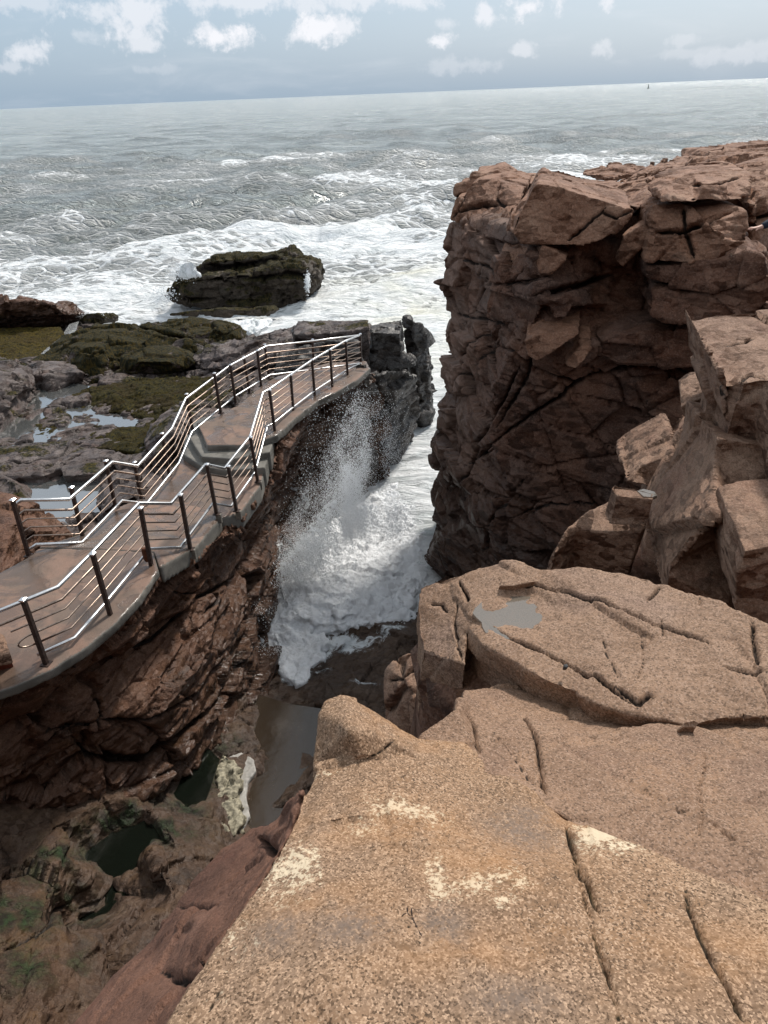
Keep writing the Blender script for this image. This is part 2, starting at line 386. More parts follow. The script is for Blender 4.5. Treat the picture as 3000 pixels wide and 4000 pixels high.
M['cap']=simple('post_cap_steel',(.75,.75,.76),.22,1.,30,.0005,.08)
M['rust']=simple('rusty_iron',(.10,.035,.015),.8,.2,30,.004,.5)
M['zinc']=simple('zinc_bracket',(.24,.22,.19),.6,.3,30,.001,.3)
def deckmat(name,base,alt,wetk=.5):
    s=NT(name); pos=s.n('ShaderNodeNewGeometry').outputs['Position']
    a=s.noise(pos,.9,6,.6,.5); b=s.noise(pos,5,5,.7); g=s.noise(pos,70,3,.6)
    c=s.mix(s.ramp(a,.42,.6),base,alt); c=s.mix(s.m('MULTIPLY',s.ramp(b,.45,.7),.4),c,tuple(x*.55 for x in base))
    c=s.mix(s.m('MULTIPLY',s.ramp(g,.45,.62),.45),c,tuple(x*.5 for x in alt))
    wt=s.ramp(s.noise(pos,1.3,4,.6,1.),.47,.55)
    c=s.mix(s.m('MULTIPLY',wt,.5),c,tuple(x*.45 for x in base))
    r=s.m('SUBTRACT',.7,s.m('MULTIPLY',wt,wetk))
    return s.out(c,r,s.m('ADD',g,s.m('MULTIPLY',b,3.)),.6,.004)
M['deck']=deckmat('exposed_aggregate_concrete',(.16,.115,.088),(.235,.145,.105))
M['conc']=deckmat('grey_concrete',(.16,.15,.13),(.21,.195,.17),.25)
M['paint']=simple('red_brown_slab',(.14,.032,.018),.45,0,6,.001,.15)
# ---- water ---------------------------------------------------------------
def seamat():
    s=NT('sea_water'); geo=s.n('ShaderNodeNewGeometry'); pos=geo.outputs['Position']
    f=s.attr('foam')
    mp=s.n('ShaderNodeMapping',ins={'Scale':(.75,1.7,1),'Rotation':(0,0,.12)}); s.set(mp.inputs[0],pos)
    q=mp.outputs[0]
    a=s.noise(q,.22,9,.62,1.6); b=s.noise(q,.9,7,.65,1.2); 
    vv=s.n('ShaderNodeTexVoronoi',feature='DISTANCE_TO_EDGE',ins={'Scale':.75}); wv=s.vm('ADD',q,s.n('ShaderNodeTexNoise',ins={'Scale':.8,'Detail':4.}).outputs['Color']); s.set(vv.inputs['Vector'],wv)
    lace=s.ramp(vv.outputs[0],.16,.0)
    pat=s.m('ADD',s.m('MULTIPLY',a,.42),s.m('ADD',s.m('MULTIPLY',b,.45),s.m('MULTIPLY',lace,.13)))
    fm=s.ramp(s.m('ADD',pat,s.m('MULTIPLY',s.m('SUBTRACT',f,.5),.8)),.41,.80)
    fm=s.m('MULTIPLY',fm,s.ramp(f,.0,.12))
    milk=s.m('MULTIPLY',f,.75)
    wc=s.mix(s.ramp(f,.05,.85),(.39,.415,.395),(.5,.54,.52))
    wst=s.noise(q,.045,7,.7,.5); wc=s.mix(s.m('MULTIPLY',s.ramp(wst,.46,.6),.5),wc,(.13,.15,.14))
    fc=s.mix(s.ramp(b,.3,.6),(.62,.66,.66),(.9,.91,.91))
    yl=s.attr('yellow'); fc=s.mix(s.m('MULTIPLY',yl,.8),fc,(.72,.69,.53))
    col=s.mix(fm,wc,fc)
    bw=s.noise(q,1.1,8,.65,.6); bw2=s.noise(q,.25,5,.6,.3)
    rg=s.m('ADD',.2,s.m('MULTIPLY',fm,.6))
    bw3=s.noise(q,.03,9,.68,.3)
    hb=s.m('ADD',s.m('ADD',s.m('MULTIPLY',bw,1.3),s.m('MULTIPLY',bw2,s.m('SUBTRACT',5.,s.m('MULTIPLY',fm,3.5)))),s.m('MULTIPLY',bw3,s.m('SUBTRACT',18.,s.m('MULTIPLY',fm,16.8))))
    return s.out(col,rg,hb,1.,.5,spec=.5)
M['sea']=seamat()
def foammat(name,streak=True):
    s=NT(name); pos=s.n('ShaderNodeNewGeometry').outputs['Position']
    a=s.noise(pos,1.6,8,.7,1.); b=s.noise(pos,9,6,.7)
    f=s.attr('foam')
    t=s.m('ADD',s.m('MULTIPLY',a,.6),s.m('MULTIPLY',b,.4))
    m=s.ramp(s.m('ADD',t,s.m('MULTIPLY',f,.5)),.52,.78)
    c=s.mix(m,(.42,.47,.46),(.93,.94,.95))
    return s.out(c,.7,s.m('ADD',s.m('MULTIPLY',b,1.),s.m('MULTIPLY',a,2.)),.9,.08,spec=.3,Subsurface_Weight=.0)
M['foam']=foammat('surf_foam')
s=NT('spray'); M['spray']=s.out((.93,.95,.96),.35)
def poolmat(name,tint,rough=.04,sc=3.,bd=.01,foam=0.,fcol=(.4,.4,.36),refl=.12,murk=.25,mcol=(.05,.05,.04)):
    s=NT(name); pos=s.n('ShaderNodeNewGeometry').outputs['Position']
    b=s.noise(pos,sc*3,5,.6,.5); bp=s.n('ShaderNodeBump',ins={'Strength':.3,'Distance':bd}); s.set(bp.inputs['Height'],b)
    tr=s.n('ShaderNodeBsdfTransparent',ins={'Color':(*tint,1)}); df=s.n('ShaderNodeBsdfDiffuse',ins={'Color':(*mcol,1)}); gl=s.n('ShaderNodeBsdfGlossy',ins={'Color':(1,1,1,1),'Roughness':rough}); s.set(gl.inputs['Normal'],bp)
    fr=s.n('ShaderNodeFresnel',ins={'IOR':1.33}); s.set(fr.inputs['Normal'],bp)
    m1=s.n('ShaderNodeMixShader'); m1.inputs[0].default_value=murk; s.set(m1.inputs[1],tr); s.set(m1.inputs[2],df)
    m2=s.n('ShaderNodeMixShader'); s.set(m2.inputs[0],s.m('ADD',s.m('MULTIPLY',fr,1.),refl,clamp=True)); s.set(m2.inputs[1],m1); s.set(m2.inputs[2],gl)
    last=m2
    if foam:
        fd=s.n('ShaderNodeBsdfDiffuse',ins={'Color':(*fcol,1)}); fm=s.ramp(s.noise(pos,1.5*sc,7,.7,1.2),1-foam,1-foam+.06)
        last=s.n('ShaderNodeMixShader'); s.set(last.inputs[0],fm); s.set(last.inputs[1],m2); s.set(last.inputs[2],fd)
    o=s.n('ShaderNodeOutputMaterial'); s.t.links.new(last.outputs[0],o.inputs[0]); return s.id
M['pool']=poolmat('tide_pool_water',(.6,.62,.55),.04,1.5,.01,.22,(.42,.42,.38),refl=.3,murk=.5,mcol=(.16,.165,.16))
M['pooldark']=poolmat('brown_pool_water',(.45,.36,.26),.05,2.,.02,0,refl=.03,murk=.55,mcol=(.075,.055,.038))
M['puddlew']=poolmat('puddle_water',(.7,.66,.6),.07,4.,.003,0,refl=.1,murk=.55,mcol=(.24,.205,.165))
def mk(levels,fb=(),maxg=1.):
    def f(P):
        h=np.zeros(len(P)); g=np.zeros(len(P))
        for L in levels:
            hh,gg=facet(P,**L); h+=hh; g=np.maximum(g,gg*maxg)
        for (sc,amp,o,sd) in fb: h+=amp*fbm(P,sc,o,sd)
        return h,g
    return f
# ============================ FOREGROUND ============================
c_in=lambda L:[(a,b,'z',c) for a,b,c in L]
# nearest slab (tan, lichen patches)
F1=c_in([(330,2300,-1.66),(355,2212,-1.68),(480,2020,-1.75),(560,1900,-1.79),(620,1790,-1.84),(650,1712,-1.92),(690,1690,-1.93),(800,1690,-1.95),(940,1690,-1.97),(1040,1670,-1.98),(1100,1672,-1.97),(1160,1705,-1.955),(1200,1745,-1.94),(1222,1762,-1.94),(1290,1790,-1.93),(1350,1815,-1.90),(1430,1842,-1.88),(1500,1875,-1.86),(1580,1905,-1.83),(1659,1945,-1.80),(1760,1990,-1.77),(1780,2330,-1.62),(1000,2400,-1.56)])
F1i=c_in([(700,1900,-1.74),(900,1760,-1.86),(900,1950,-1.70),(1100,1800,-1.86),(1180,1900,-1.78),(1100,2100,-1.65),(700,2150,-1.61),(1400,2000,-1.74),(1400,2200,-1.62),(560,2100,-1.67),(1000,1700,-1.93)])
def lich(me,P):
    a=np.zeros(len(P)); o=np.zeros(len(P)); g=np.zeros(len(P))
    sp=[(870,1750,95,28,-.35,1.),(790,1775,40,30,0,.8),(630,1865,60,60,0,1.),(660,1900,50,35,0,.7),(950,1890,26,60,0,1.),(1040,1905,100,25,.35,1.),(1100,1940,60,28,.4,.8),(1290,1800,85,38,.35,1.25),(1340,1825,70,26,.4,1.),(1120,1905,60,20,.2,.6),(520,2020,60,30,-.9,.6),(700,1665,50,12,0,.7),(480,2110,70,60,0,.4),(1660,2100,60,60,0,.2)]
    oc=[(850,1780,220,60,-.2),(1060,1860,200,70,.2),(1210,1760,60,50,0),(1000,2050,260,80,.1),(700,1950,150,60,0),(1550,2060,180,60,.3),(900,1580,150,60,0)]
    gy=[(1130,1790,85,50,-.5),(960,1990,60,45,0),(760,2000,90,40,0),(1100,2160,120,40,0),(1150,1750,50,30,0),(600,2010,60,40,0)]
    # locate each patch on the slab itself and measure in metres from there
    f=np.array(camo.matrix_world.inverted())
    def uvof(P):
        Q=P@f[:3,:3].T+f[:3,3]; return (Q[:,0]/-Q[:,2]*FPX+1500)/S,(2000-Q[:,1]/-Q[:,2]*FPX)/S
    U,V=uvof(P); DD=np.sqrt(((P-np.array((0,0,CH)))**2).sum(1))
    def pick(u,v):
        q=(U-u)**2+(V-v)**2; m=q<max(25,q.min()*1.05); i=np.nonzero(m)[0]; return i[np.argmin(DD[i])]
    for (L,arr) in((sp,a),(oc,o),(gy,g)):
        for t in L:
            u,v,ru,rv,an=t[:5]; st=t[5] if len(t)>5 else 1.
            k=pick(u,v); c=P[k]
            kk=pick(u+20,v); mu=np.linalg.norm(P[kk]-c)/20+1e-6
            d=P-c; ca,sa=math.cos(-an),math.sin(-an)
            x=d[:,0]*ca-d[:,1]*sa*0-d[:,1]*sa; y=d[:,0]*sa+d[:,1]*ca
            e=(x/(ru*mu))**2+(y/(rv*mu*1.35))**2+(d[:,2]/.3)**2
            np.maximum(arr,st*np.exp(-e),out=arr)
    setattr_(me,'lichen',a); setattr_(me,'ochre',o); setattr_(me,'grey',g)
dF=mk([dict(size=(.5,.4,.3),amp=.006,tilt=1.2,seed=3,cw=.03,cd=0)],[(.35,.02,4,2),(.06,.006,4,3),(.015,.0022,3,4)])
KN=c_in([(683,1700,-2.02),(680,1640,-2.02),(688,1590,-1.99),(692,1540,-1.96),(705,1512,-1.95),(735,1502,-1.95),(765,1507,-1.96),(820,1540,-2.0),(870,1575,-2.03),(905,1592,-2.05),(1000,1600,-2.07),(1035,1625,-2.06),(1030,1672,-2.02),(900,1660,-2.0),(760,1690,-2.0)])
KNi=c_in([(760,1580,-1.86),(840,1600,-1.93),(780,1640,-1.92),(900,1630,-1.96),(980,1640,-1.99)])
rock('granite_slab',join([solid(F1,(0,0,-.55),F1i),solid(KN,(0,.0,-.5),KNi),solid(c_in([(655,1714,-1.93),(684,1650,-1.96),(760,1630,-1.94),(900,1618,-1.99),(1000,1610,-2.05),(1045,1640,-2.03),(1060,1690,-1.98),(1000,1730,-1.92),(880,1755,-1.87),(760,1760,-1.84),(670,1770,-1.83)]),(0,0,-.4),c_in([(760,1680,-1.90),(900,1670,-1.925),(700,1700,-1.895)]))]),.0075,M['tan'],dF,'nearest broad tan granite slab with pale lichen patches, mossy cracks and a rounded knob','rock',smooth=5,extra=lich,
 cracks=[([(1222,1762),(1235,1810),(1250,1870),(1275,1920),(1290,1960),(1300,1985)],0.0050,.05),
         ([(1238,1835),(1244,1880),(1262,1930),(1275,1985),(1290,2040),(1305,2075),(1322,2130),(1330,2170),(1340,2215)],0.0043,.04),
         ([(1478,1910),(1490,1960),(1510,2010),(1535,2060),(1560,2105),(1590,2160),(1615,2215)],0.0050,.035),
         ([(868,1965),(880,1990),(895,2015),(908,2040)],0.0019,.008),([(545,2010),(500,2090),(450,2200)],0.0025,.008),
         ([(1400,1880),(1402,1960)],0.0019,.006),([(790,1640),(830,1620),(862,1590)],0.0037,.012)])
# knob with its shaded ridge at the head of the slab
# middle pinkish slab
F2=c_in([(880,1640,-2.16),(900,1596,-2.16),(985,1535,-2.16),(1000,1490,-2.5),(1100,1480,-2.6),(1300,1500,-2.6),(1500,1520,-2.5),(1659,1530,-2.45),(1800,1530,-2.4),(1800,2010,-1.95),(1659,1955,-1.93),(1500,1890,-1.97),(1350,1830,-2.0),(1230,1775,-2.03),(1150,1720,-2.04),(1020,1700,-2.08),(900,1690,-2.12)])
F2i=c_in([(1010,1530,-2.36),(1100,1560,-2.32),(1250,1570,-2.32),(1400,1590,-2.25),(1560,1580,-2.28),(1659,1570,-2.28),(1180,1660,-2.14),(1400,1720,-2.10),(1600,1750,-2.05),(1659,1850,-1.98),(1020,1620,-2.16),(1130,1620,-2.22)])
rock('granite_slab',solid(F2,(0,.1,-.7),F2i),.009,M['pink'],mk([dict(size=(.7,.5,.4),amp=.018,tilt=1.3,seed=8,cw=.03,cd=.2)],[(.4,.03,4,12),(.07,.008,4,13),(.02,.003,2,14)]),'pinkish brown granite slab between the nearest tan slab and the big boulder with the puddle','rock',smooth=4,extra=lich,
 cracks=[([(1000,1535),(1012,1560),(1022,1595),(1038,1640)],0.0074,.06),([(1095,1520),(1125,1550),(1150,1585),(1160,1620),(1172,1680),(1183,1722)],0.0068,.06),
   ([(1262,1580),(1300,1570),(1350,1575),(1390,1560)],0.0043,.03),([(1522,1610),(1522,1660),(1510,1700),(1516,1760),(1510,1820)],0.0037,.03),([(1510,1762),(1550,1790),(1592,1825)],0.0056,.04),
   ([(1430,1740),(1470,1760),(1510,1755)],0.0037,.02),([(1060,1590),(1110,1640),(1160,1700)],0.0031,.015),([(1140,1585),(1180,1583)],0.0037,.02),([(1580,1745),(1659,1710)],0.0031,.015),([(1260,1590),(1320,1600),(1350,1580)],0.0037,.02)])
# big boulder with the puddle
F3=c_in([(897,1300,-2.60),(903,1264,-2.56),(960,1245,-2.52),(1040,1225,-2.46),(1085,1213,-2.42),(1112,1213,-2.41),(1170,1230,-2.42),(1262,1226,-2.40),(1340,1235,-2.38),(1400,1246,-2.37),(1437,1270,-2.36),(1510,1292,-2.33),(1560,1302,-2.30),(1605,1322,-2.27),(1660,1342,-2.25),(1800,1370,-2.2),(1800,1560,-2.2),(1659,1550,-2.24),(1560,1552,-2.27),(1520,1562,-2.28),(1490,1571,-2.29),(1440,1556,-2.30),(1380,1548,-2.31),(1305,1528,-2.34),(1230,1490,-2.37),(1180,1470,-2.39),(1110,1428,-2.43),(1040,1392,-2.46),(1008,1348,-2.51),(1006,1438,-2.58),(960,1425,-2.62),(903,1406,-2.66),(898,1350,-2.65)])
F3i=c_in([(1100,1330,-2.44),(1200,1380,-2.39),(1300,1450,-2.33),(1400,1350,-2.33),(1500,1450,-2.28),(1600,1450,-2.24),(1020,1290,-2.47),(950,1330,-2.58),(1300,1300,-2.36)])
def pudwet(me,P):
    c=PZ(1140,1330,-2.43); d=P-np.array(c); e=np.hypot(d[:,0]/.45,d[:,1]/.32)
    setattr_(me,'wet',0*e)
PC=PZ(1122,1322,-2.445)
def basin(base):
    def f(P):
        h,g=base(P); r=np.hypot((P[:,0]-PC.x)/.27,(P[:,1]-PC.y)/.23); w=np.exp(-r**4)*(P[:,2]>PC.z-.15)
        h=h*(1-w*.4)+w*(PC.z-P[:,2])-.02*np.exp(-(r*1.3)**2)*(P[:,2]>PC.z-.15)+w*.03*fbm(P,.12,5,5)
        return h,g
    return f
rock('granite_boulder',solid(F3,(0,.12,-.62),F3i),.0105,M['puddle'],basin(mk([dict(size=(.9,.6,.5),amp=.02,tilt=1.2,seed=21,cw=.03,cd=.1)],[(.5,.025,4,22),(.09,.011,4,23),(.025,.004,2,24)])),'big flat topped pinkish boulder with a shallow puddle and a dark face below','rock',smooth=3,
 cracks=[([(1075,1250),(1100,1256),(1160,1262),(1230,1275),(1300,1300),(1370,1330),(1400,1345),(1440,1355),(1500,1375),(1560,1395)],0.0074,.04),
   ([(1020,1330),(1060,1355),(1110,1380),(1160,1400),(1230,1430),(1290,1460),(1340,1500),(1380,1530)],0.0068,.045),
   ([(985,1240),(1000,1270),(1012,1300)],0.0087,.05),([(985,1290),(975,1340),(985,1390),(1000,1430)],0.0099,.05),([(925,1300),(950,1300),(965,1320)],0.0062,.03),
   ([(1435,1262),(1415,1285),(1398,1303)],0.0062,.04),([(1430,1335),(1433,1380)],0.0043,.025),([(1512,1280),(1510,1320)],0.0043,.03),([(1625,1330),(1630,1390),(1640,1440)],0.0062,.04),
   ([(1560,1430),(1620,1445),(1659,1450)],0.0050,.03),([(1300,1360),(1320,1430),(1340,1470)],0.0037,.02),([(1385,1350),(1390,1430),(1370,1480)],0.0037,.02),([(1330,1480),(1380,1520),(1400,1500),(1420,1505)],0.0087,.04)])
# thin flat stone lying on the boulder, stones at its foot
rock('flat_stone',solid([(1078,1266,'z',-2.405),(1085,1249,'z',-2.40),(1120,1244,'z',-2.395),(1160,1256,'z',-2.395),(1110,1265,'z',-2.40)],(0,.03,-.06)),.007,M['puddle'],mk([],[(.1,.012,4,3)]),'thin flat stone lying along the far edge of the puddle boulder','stone',smooth=2)
rock('loose_stone',solid([(1470,1573,'z',-2.22),(1478,1557,'z',-2.20),(1500,1552,'z',-2.19),(1512,1560,'z',-2.20),(1505,1575,'z',-2.22)],(0,.05,-.12)),.006,M['puddle'],mk([],[(.06,.012,4,5)]),'small loose pink stone wedged at the foot of the puddle boulder','stone',smooth=2)
rock('black_pebble',solid([(1217,1441,'z',-2.325),(1217,1435,'z',-2.32),(1224,1434,'z',-2.32),(1228,1438,'z',-2.32),(1224,1442,'z',-2.325)],(0,.01,-.03)),.003,simple('black_stone',(.03,.03,.032),.6),mk([],[(.02,.003,3,5)]),'small black pebble on top of the puddle boulder','pebble')
# pinkish rock below left of the boulder
rock('granite_block',solid(c_in([(818,1520,-3.9),(832,1440,-3.7),(850,1412,-3.65),(905,1400,-3.6),(960,1400,-3.6),(1000,1500,-3.7),(960,1580,-3.9),(905,1578,-3.9),(870,1565,-3.95)])+[],(0,.3,-7.),c_in([(870,1470,-3.6),(920,1540,-3.7)])),.02,M['mid'],mk([dict(size=.6,amp=.05,tilt=1.2,seed=31,cw=.05,cd=.4)],[(.3,.04,4,3)]),'pinkish granite block below the left end of the puddle boulder, above the swash','rock',cracks=[([(830,1470),(870,1460),(905,1440)],0.0124,.06)])
# dark red slab falling away on the left of the nearest slab
LS=c_in([(655,1702,-3.2),(625,1800,-3.1),(560,1910,-3.0),(480,2030,-2.9),(400,2180,-2.8),(360,2290,-2.7),(120,2330,-4.2),(145,2230,-4.3),(250,2110,-4.35),(330,2030,-4.4),(383,1955,-4.4),(385,1945,-4.42),(430,1885,-4.45),(480,1830,-4.5),(540,1800,-4.5),(608,1772,-4.1)])
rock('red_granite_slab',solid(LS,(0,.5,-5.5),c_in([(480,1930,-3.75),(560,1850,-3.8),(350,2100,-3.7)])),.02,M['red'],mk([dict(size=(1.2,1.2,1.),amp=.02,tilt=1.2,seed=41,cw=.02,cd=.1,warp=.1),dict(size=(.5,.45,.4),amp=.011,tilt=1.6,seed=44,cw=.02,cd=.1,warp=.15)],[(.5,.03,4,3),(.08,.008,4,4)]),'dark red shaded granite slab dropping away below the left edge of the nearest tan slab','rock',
 cracks=[([(495,1770),(530,1785),(560,1810),(600,1850)],0.0124,.1),([(380,1960),(450,1950),(500,1930),(540,1900)],0.0074,.05),([(340,2090),(380,2110),(420,2100),(470,2080)],0.0087,.05),([(420,1870),(470,1850),(540,1800)],0.0062,.04)])
# ============================ RIGHT: MIDDLE BLOCKS ============================
dM=lambda sd,a=.06:mk([dict(size=(1.5,1.3,1.),amp=a*.7,tilt=1.7,seed=sd,cw=.02,cd=.08,rot=(.2,.35,.3),warp=.03)],[(.8,.03,3,sd),(.15,.008,3,sd+2)])
def M1mesh():
    top=solid(c_in([(1553,729,-2.15),(1590,709,-2.1),(1659,694,-2.05),(1760,680,-2.0),(1800,960,-2.1),(1659,815,-2.1),(1600,825,-2.14),(1562,800,-2.2)]),(0,.1,-.95))
    fr=solid(Y(5.6,(1556,800),(1573,830),(1659,812),(1800,800),(1800,965),(1700,960),(1620,958),(1575,945),(1555,900)),(.3,1.6,.1))
    return join([top,fr])
rock('granite_boulder',M1mesh(),.022,M['mid'],dM(51),'tall pale topped boulder with a dark red front face at the right edge','rock',cracks=[([(1560,905),(1562,860),(1575,835)],.03,0.092),([(1570,745),(1610,735),(1640,720)],0.0124,.05),([(1590,820),(1620,800),(1659,812)],0.0093,.05)])
rock('granite_outcrop',solid(Y(5.3,(1545,985),(1550,945),(1659,962),(1800,965))+Y(4.3,(1800,1420),(1659,1400),(1570,1310))+Y(4.5,(1430,1300),(1440,1235),(1500,1160),(1540,1120)),(.4,1.6,-.3),Y(4.9,(1600,1100),)+Y(4.75,(1560,1180),(1650,1200))),.022,M['mid'],dM(55,.08),'large pale leaning granite outcrop under the boulder at the right edge','rock',cracks=[([(1550,1180),(1600,1130),(1659,1120)],0.0124,.06)])
rock('granite_rib',solid(Y(6.6,(1470,985),(1500,945),(1548,925))+Y(6.1,(1560,1100),)+Y(5.5,(1500,1150),(1450,1230),(1440,1290))+Y(5.8,(1370,1290),(1385,1210))+Y(6.1,(1410,1110),)+Y(6.4,(1440,1040)),(.5,1.5,-.4)),.022,M['mid'],dM(59,.05),'narrow slanting granite rib with a dark shaded side, left of the leaning outcrop','rock')
rock('pointed_stone',solid(Y(6.9,(1470,882),(1490,868),(1520,860),(1552,845),(1556,870),(1535,905),(1505,930),(1488,918),(1478,905)),(.2,.6,.08)),.018,M['mid'],dM(63,.03),'pointed stone overhanging the gap beside the right boulder','rock')
rock('granite_block',solid(Y(7.2,(1352,1032),(1385,1006),(1420,990),(1460,968))+Y(7.0,(1462,1000),(1445,1040),(1428,1062),(1352,1040)),(.3,1.2,-.1)),.02,M['mid'],dM(66,.04),'flat granite block above the small puddle block, reaching up toward the pointed stone','rock')
B6=[(1316,1055,'z',-3.15),(1326,1040,'z',-3.12),(1365,1046,'z',-3.1),(1421,1060,'z',-3.05),(1423,1090,'z',-3.12),(1392,1112,'z',-3.25),(1335,1106,'z',-3.25),(1318,1082,'z',-3.2)]
rock('granite_block',solid([(1316,1052,'z',-3.1),(1326,1040,'z',-3.08),(1365,1046,'z',-3.08),(1421,1060,'z',-3.08),(1414,1078,'z',-3.09),(1330,1070,'z',-3.1)],(0,.05,-.33)),.016,M['mid'],dM(69,.025),'squarish granite block with a tiny bright puddle on top','rock')
rock('granite_block',solid([(1192,1200,'z',-3.75),(1225,1140,'z',-3.6),(1268,1102,'z',-3.5),(1320,1078,'z',-3.42),(1398,1118,'z',-3.42),(1398,1135,'z',-3.46),(1385,1150,'z',-3.5),(1300,1150,'z',-3.6),(1245,1140,'z',-3.6),(1230,1170,'z',-3.72)],(0,.25,-1.4),),.02,M['mid'],dM(72,.05),'broad wedge shaped granite block below the tiny puddle, against the dark cliff','rock')
rock('granite_block',solid(Y(3.9,(1588,1310),(1592,1245),(1608,1190),(1660,1180),(1800,1175),(1800,1440),(1659,1400)),(.2,.9,.0)),.016,M['mid'],dM(75,.03),'small brownish block at the right edge beside the puddle boulder','rock')
# filler bedrock under the middle blocks (dark gap floor)
rock('bedrock',solid(Y(8.2,(1440,1000),(1560,860),(1800,820))+Y(4.2,(1800,1500),(1300,1440))+Y(6.,(1150,1300),(1210,1230)),(0,.3,-9.5)),.07,M['cliff'],dM(78,.06),None,None,kind='structure')
# ============================ RIGHT CLIFF ============================
sil=[(975,482,'y',17.5),(957,540,'y',17.4),(953,566,'y',17.3),(960,592,'y',17.3),(958,622,'y',17.2),(968,652,'y',17.2),(975,690,'y',17.1),(962,735,'y',17.1),(975,762,'y',17.1),(974,830,'y',17.),(947,900,'y',17.),(935,926,'y',16.9),(947,952,'y',16.9),(941,1000,'y',16.9),(968,1008,'y',17.3),(955,1045,'y',16.8),(932,1082,'y',16.5),(918,1112,'y',16.4),(925,1160,'y',16.3),(918,1245,'y',16.2),(915,1300,'y',15.6)]
bot=[(1080,1320,'y',13.),(1250,1320,'y',11.6),(1500,1300,'y',10.5),(1720,1200,'y',10.)]
rt=[(1720,900,'y',10.6),(1655,660,'y',12.2),(1652,560,'y',12.3)]
tp=[(1600,540,'y',12.4),(1450,545,'y',12.9),(1350,545,'y',13.2),(1250,532,'y',13.0),(1150,530,'y',13.0),(1100,492,'y',14.6)]
inn=[(1150,560,'y',12.7),(1170,640,'y',12.4),(1100,760,'y',12.9),(1052,870,'y',13.4),(975,1010,'y',15.3),(945,1160,'y',15.2),(1060,620,'y',14.6),(1010,800,'y',15.6),(985,930,'y',15.8),
 (1340,600,'y',13.4),(1300,680,'y',12.8),(1450,640,'y',12.9),(1580,640,'y',12.4),(1350,740,'y',11.9),(1500,770,'y',12.),(1200,760,'y',12.2),(1200,930,'y',12.5),(1350,900,'y',12.1),(1500,900,'y',11.4),(1300,1050,'y',12.3),(1100,1080,'y',13.2),(1080,1200,'y',13.1),(1240,1200,'y',12.2),(1230,640,'y',12.4),(1400,700,'y',12.6)]
cm1=solid(sil+bot+rt+tp,lambda p:Vector((.9,3.2 if p.y>14.5 else 4.5,0)),inn)
def skylit_side(me,P): setattr_(me,'pale',np.clip((P[:,1]-13.6)/1.5,0,1)*np.clip((P[:,2]-2.5)/2.5,0,1)*np.clip(.7+.8*fbm(P,1.,4,8),0,1))  # same rock, left face painted paler where the open sky lights it
lv=[dict(size=(2.6,2.2,.75),amp=.17,tilt=1.2,rot=(.05,-.22,0),seed=101,cw=.018,cd=.3,warp=.07),
    dict(size=(.95,2.2,2.4),amp=.11,tilt=1.3,rot=(.1,.55,.2),seed=105,cw=.02,cd=.25,warp=.07),
    dict(size=(1.1,1.,.24),amp=.035,tilt=1.3,rot=(.05,-.3,.1),seed=109,cw=.03,cd=.2,warp=.08)]
dC=mk(lv,[(.8,.012,3,3),(.12,.004,3,4)],.9)
rock('rock_cliff',cm1,.034,M['cliff'],dC,'tall dark fractured granite cliff rising from the surf on the right side of the channel','cliff',smooth=1,extra=skylit_side,
 cracks=[([(1160,640),(1240,620),(1330,590)],.06,0.345),([(1045,745),(1110,760),(1150,800),(1240,830),(1370,790),(1480,800)],.05,0.287),([(1060,605),(1150,608),(1180,600)],.05,0.230),([(1000,1010),(1100,930),(1200,860),(1300,800)],.04,0.230),
   ([(1120,790),(1090,860),(1030,960),(1000,1060)],.05,0.230),([(1150,560),(1110,640),(1075,720),(1040,800)],.03,.12),([(1100,620),(1060,700),(1010,790),(980,860)],.03,.12),([(1060,560),(1030,640),(1000,730)],.03,.1),([(1200,700),(1150,760),(1130,830),(1070,930)],.035,.12),
   ([(1100,1120),(1200,1080),(1300,1090)],.035,.12),([(990,560),(1060,575),(1110,600)],.03,.1),([(980,680),(1040,690),(1090,700)],.03,.1),([(1150,1010),(1110,1060),(1060,1150),(1040,1220)],.04,0.172),([(1395,580),(1500,600),(1620,590)],.07,0.345),([(1480,700),(1560,690),(1640,640)],.05,0.230)])
# blocks protruding on the cliff top and face; each is separated from the rest by open joints
dB=lambda sd,a=.05:mk([dict(size=(1.6,1.4,.9),amp=a*1.,tilt=1.5,seed=sd,cw=.02,cd=.15,warp=.06),dict(size=(.9,.8,.3),amp=a*.35,tilt=1.3,rot=(.1,-.15,0),seed=sd+1,cw=.025,cd=.15,warp=.06)],[(.8,.012,3,sd),(.1,.004,3,sd+2)])
def tb(name,label,front,vec,sd,inner=(),mat='top',vox=.028,a=.05,cracks=None,smooth=2):
    return rock(name,solid(front,vec,inner),vox,M[mat],dB(sd,a),label,'rock',cracks=cracks,smooth=smooth)
tb('angular_boulder','huge tilted angular boulder perched on the cliff top above the channel',[(1107,503,'y',12.9),(1117,470,'y',12.95),(1148,405,'y',13.1),(1160,394,'y',13.15),(1200,398,'y',13.1),(1270,420,'y',12.9),(1340,440,'y',12.6),(1368,452,'y',12.5),(1362,465,'y',12.4),(1335,500,'y',12.4),(1300,520,'y',12.4),(1262,530,'y',12.45),(1190,530,'y',12.6),(1125,528,'y',12.8)],(.5,1.9,.05),200,a=.03,cracks=[([(1215,530),(1260,490),(1310,445)],.03,0.092),([(1295,455),(1330,470),(1365,455)],.03,0.092)])
tb('rock_slab','narrow upright slab leaning against the left side of the tilted boulder',[(1092,498,'y',13.9),(1105,462,'y',13.9),(1128,428,'y',14.),(1145,424,'y',13.9),(1120,470,'y',13.4),(1108,508,'y',13.2)],(.6,1.8,.1),204,a=.03)
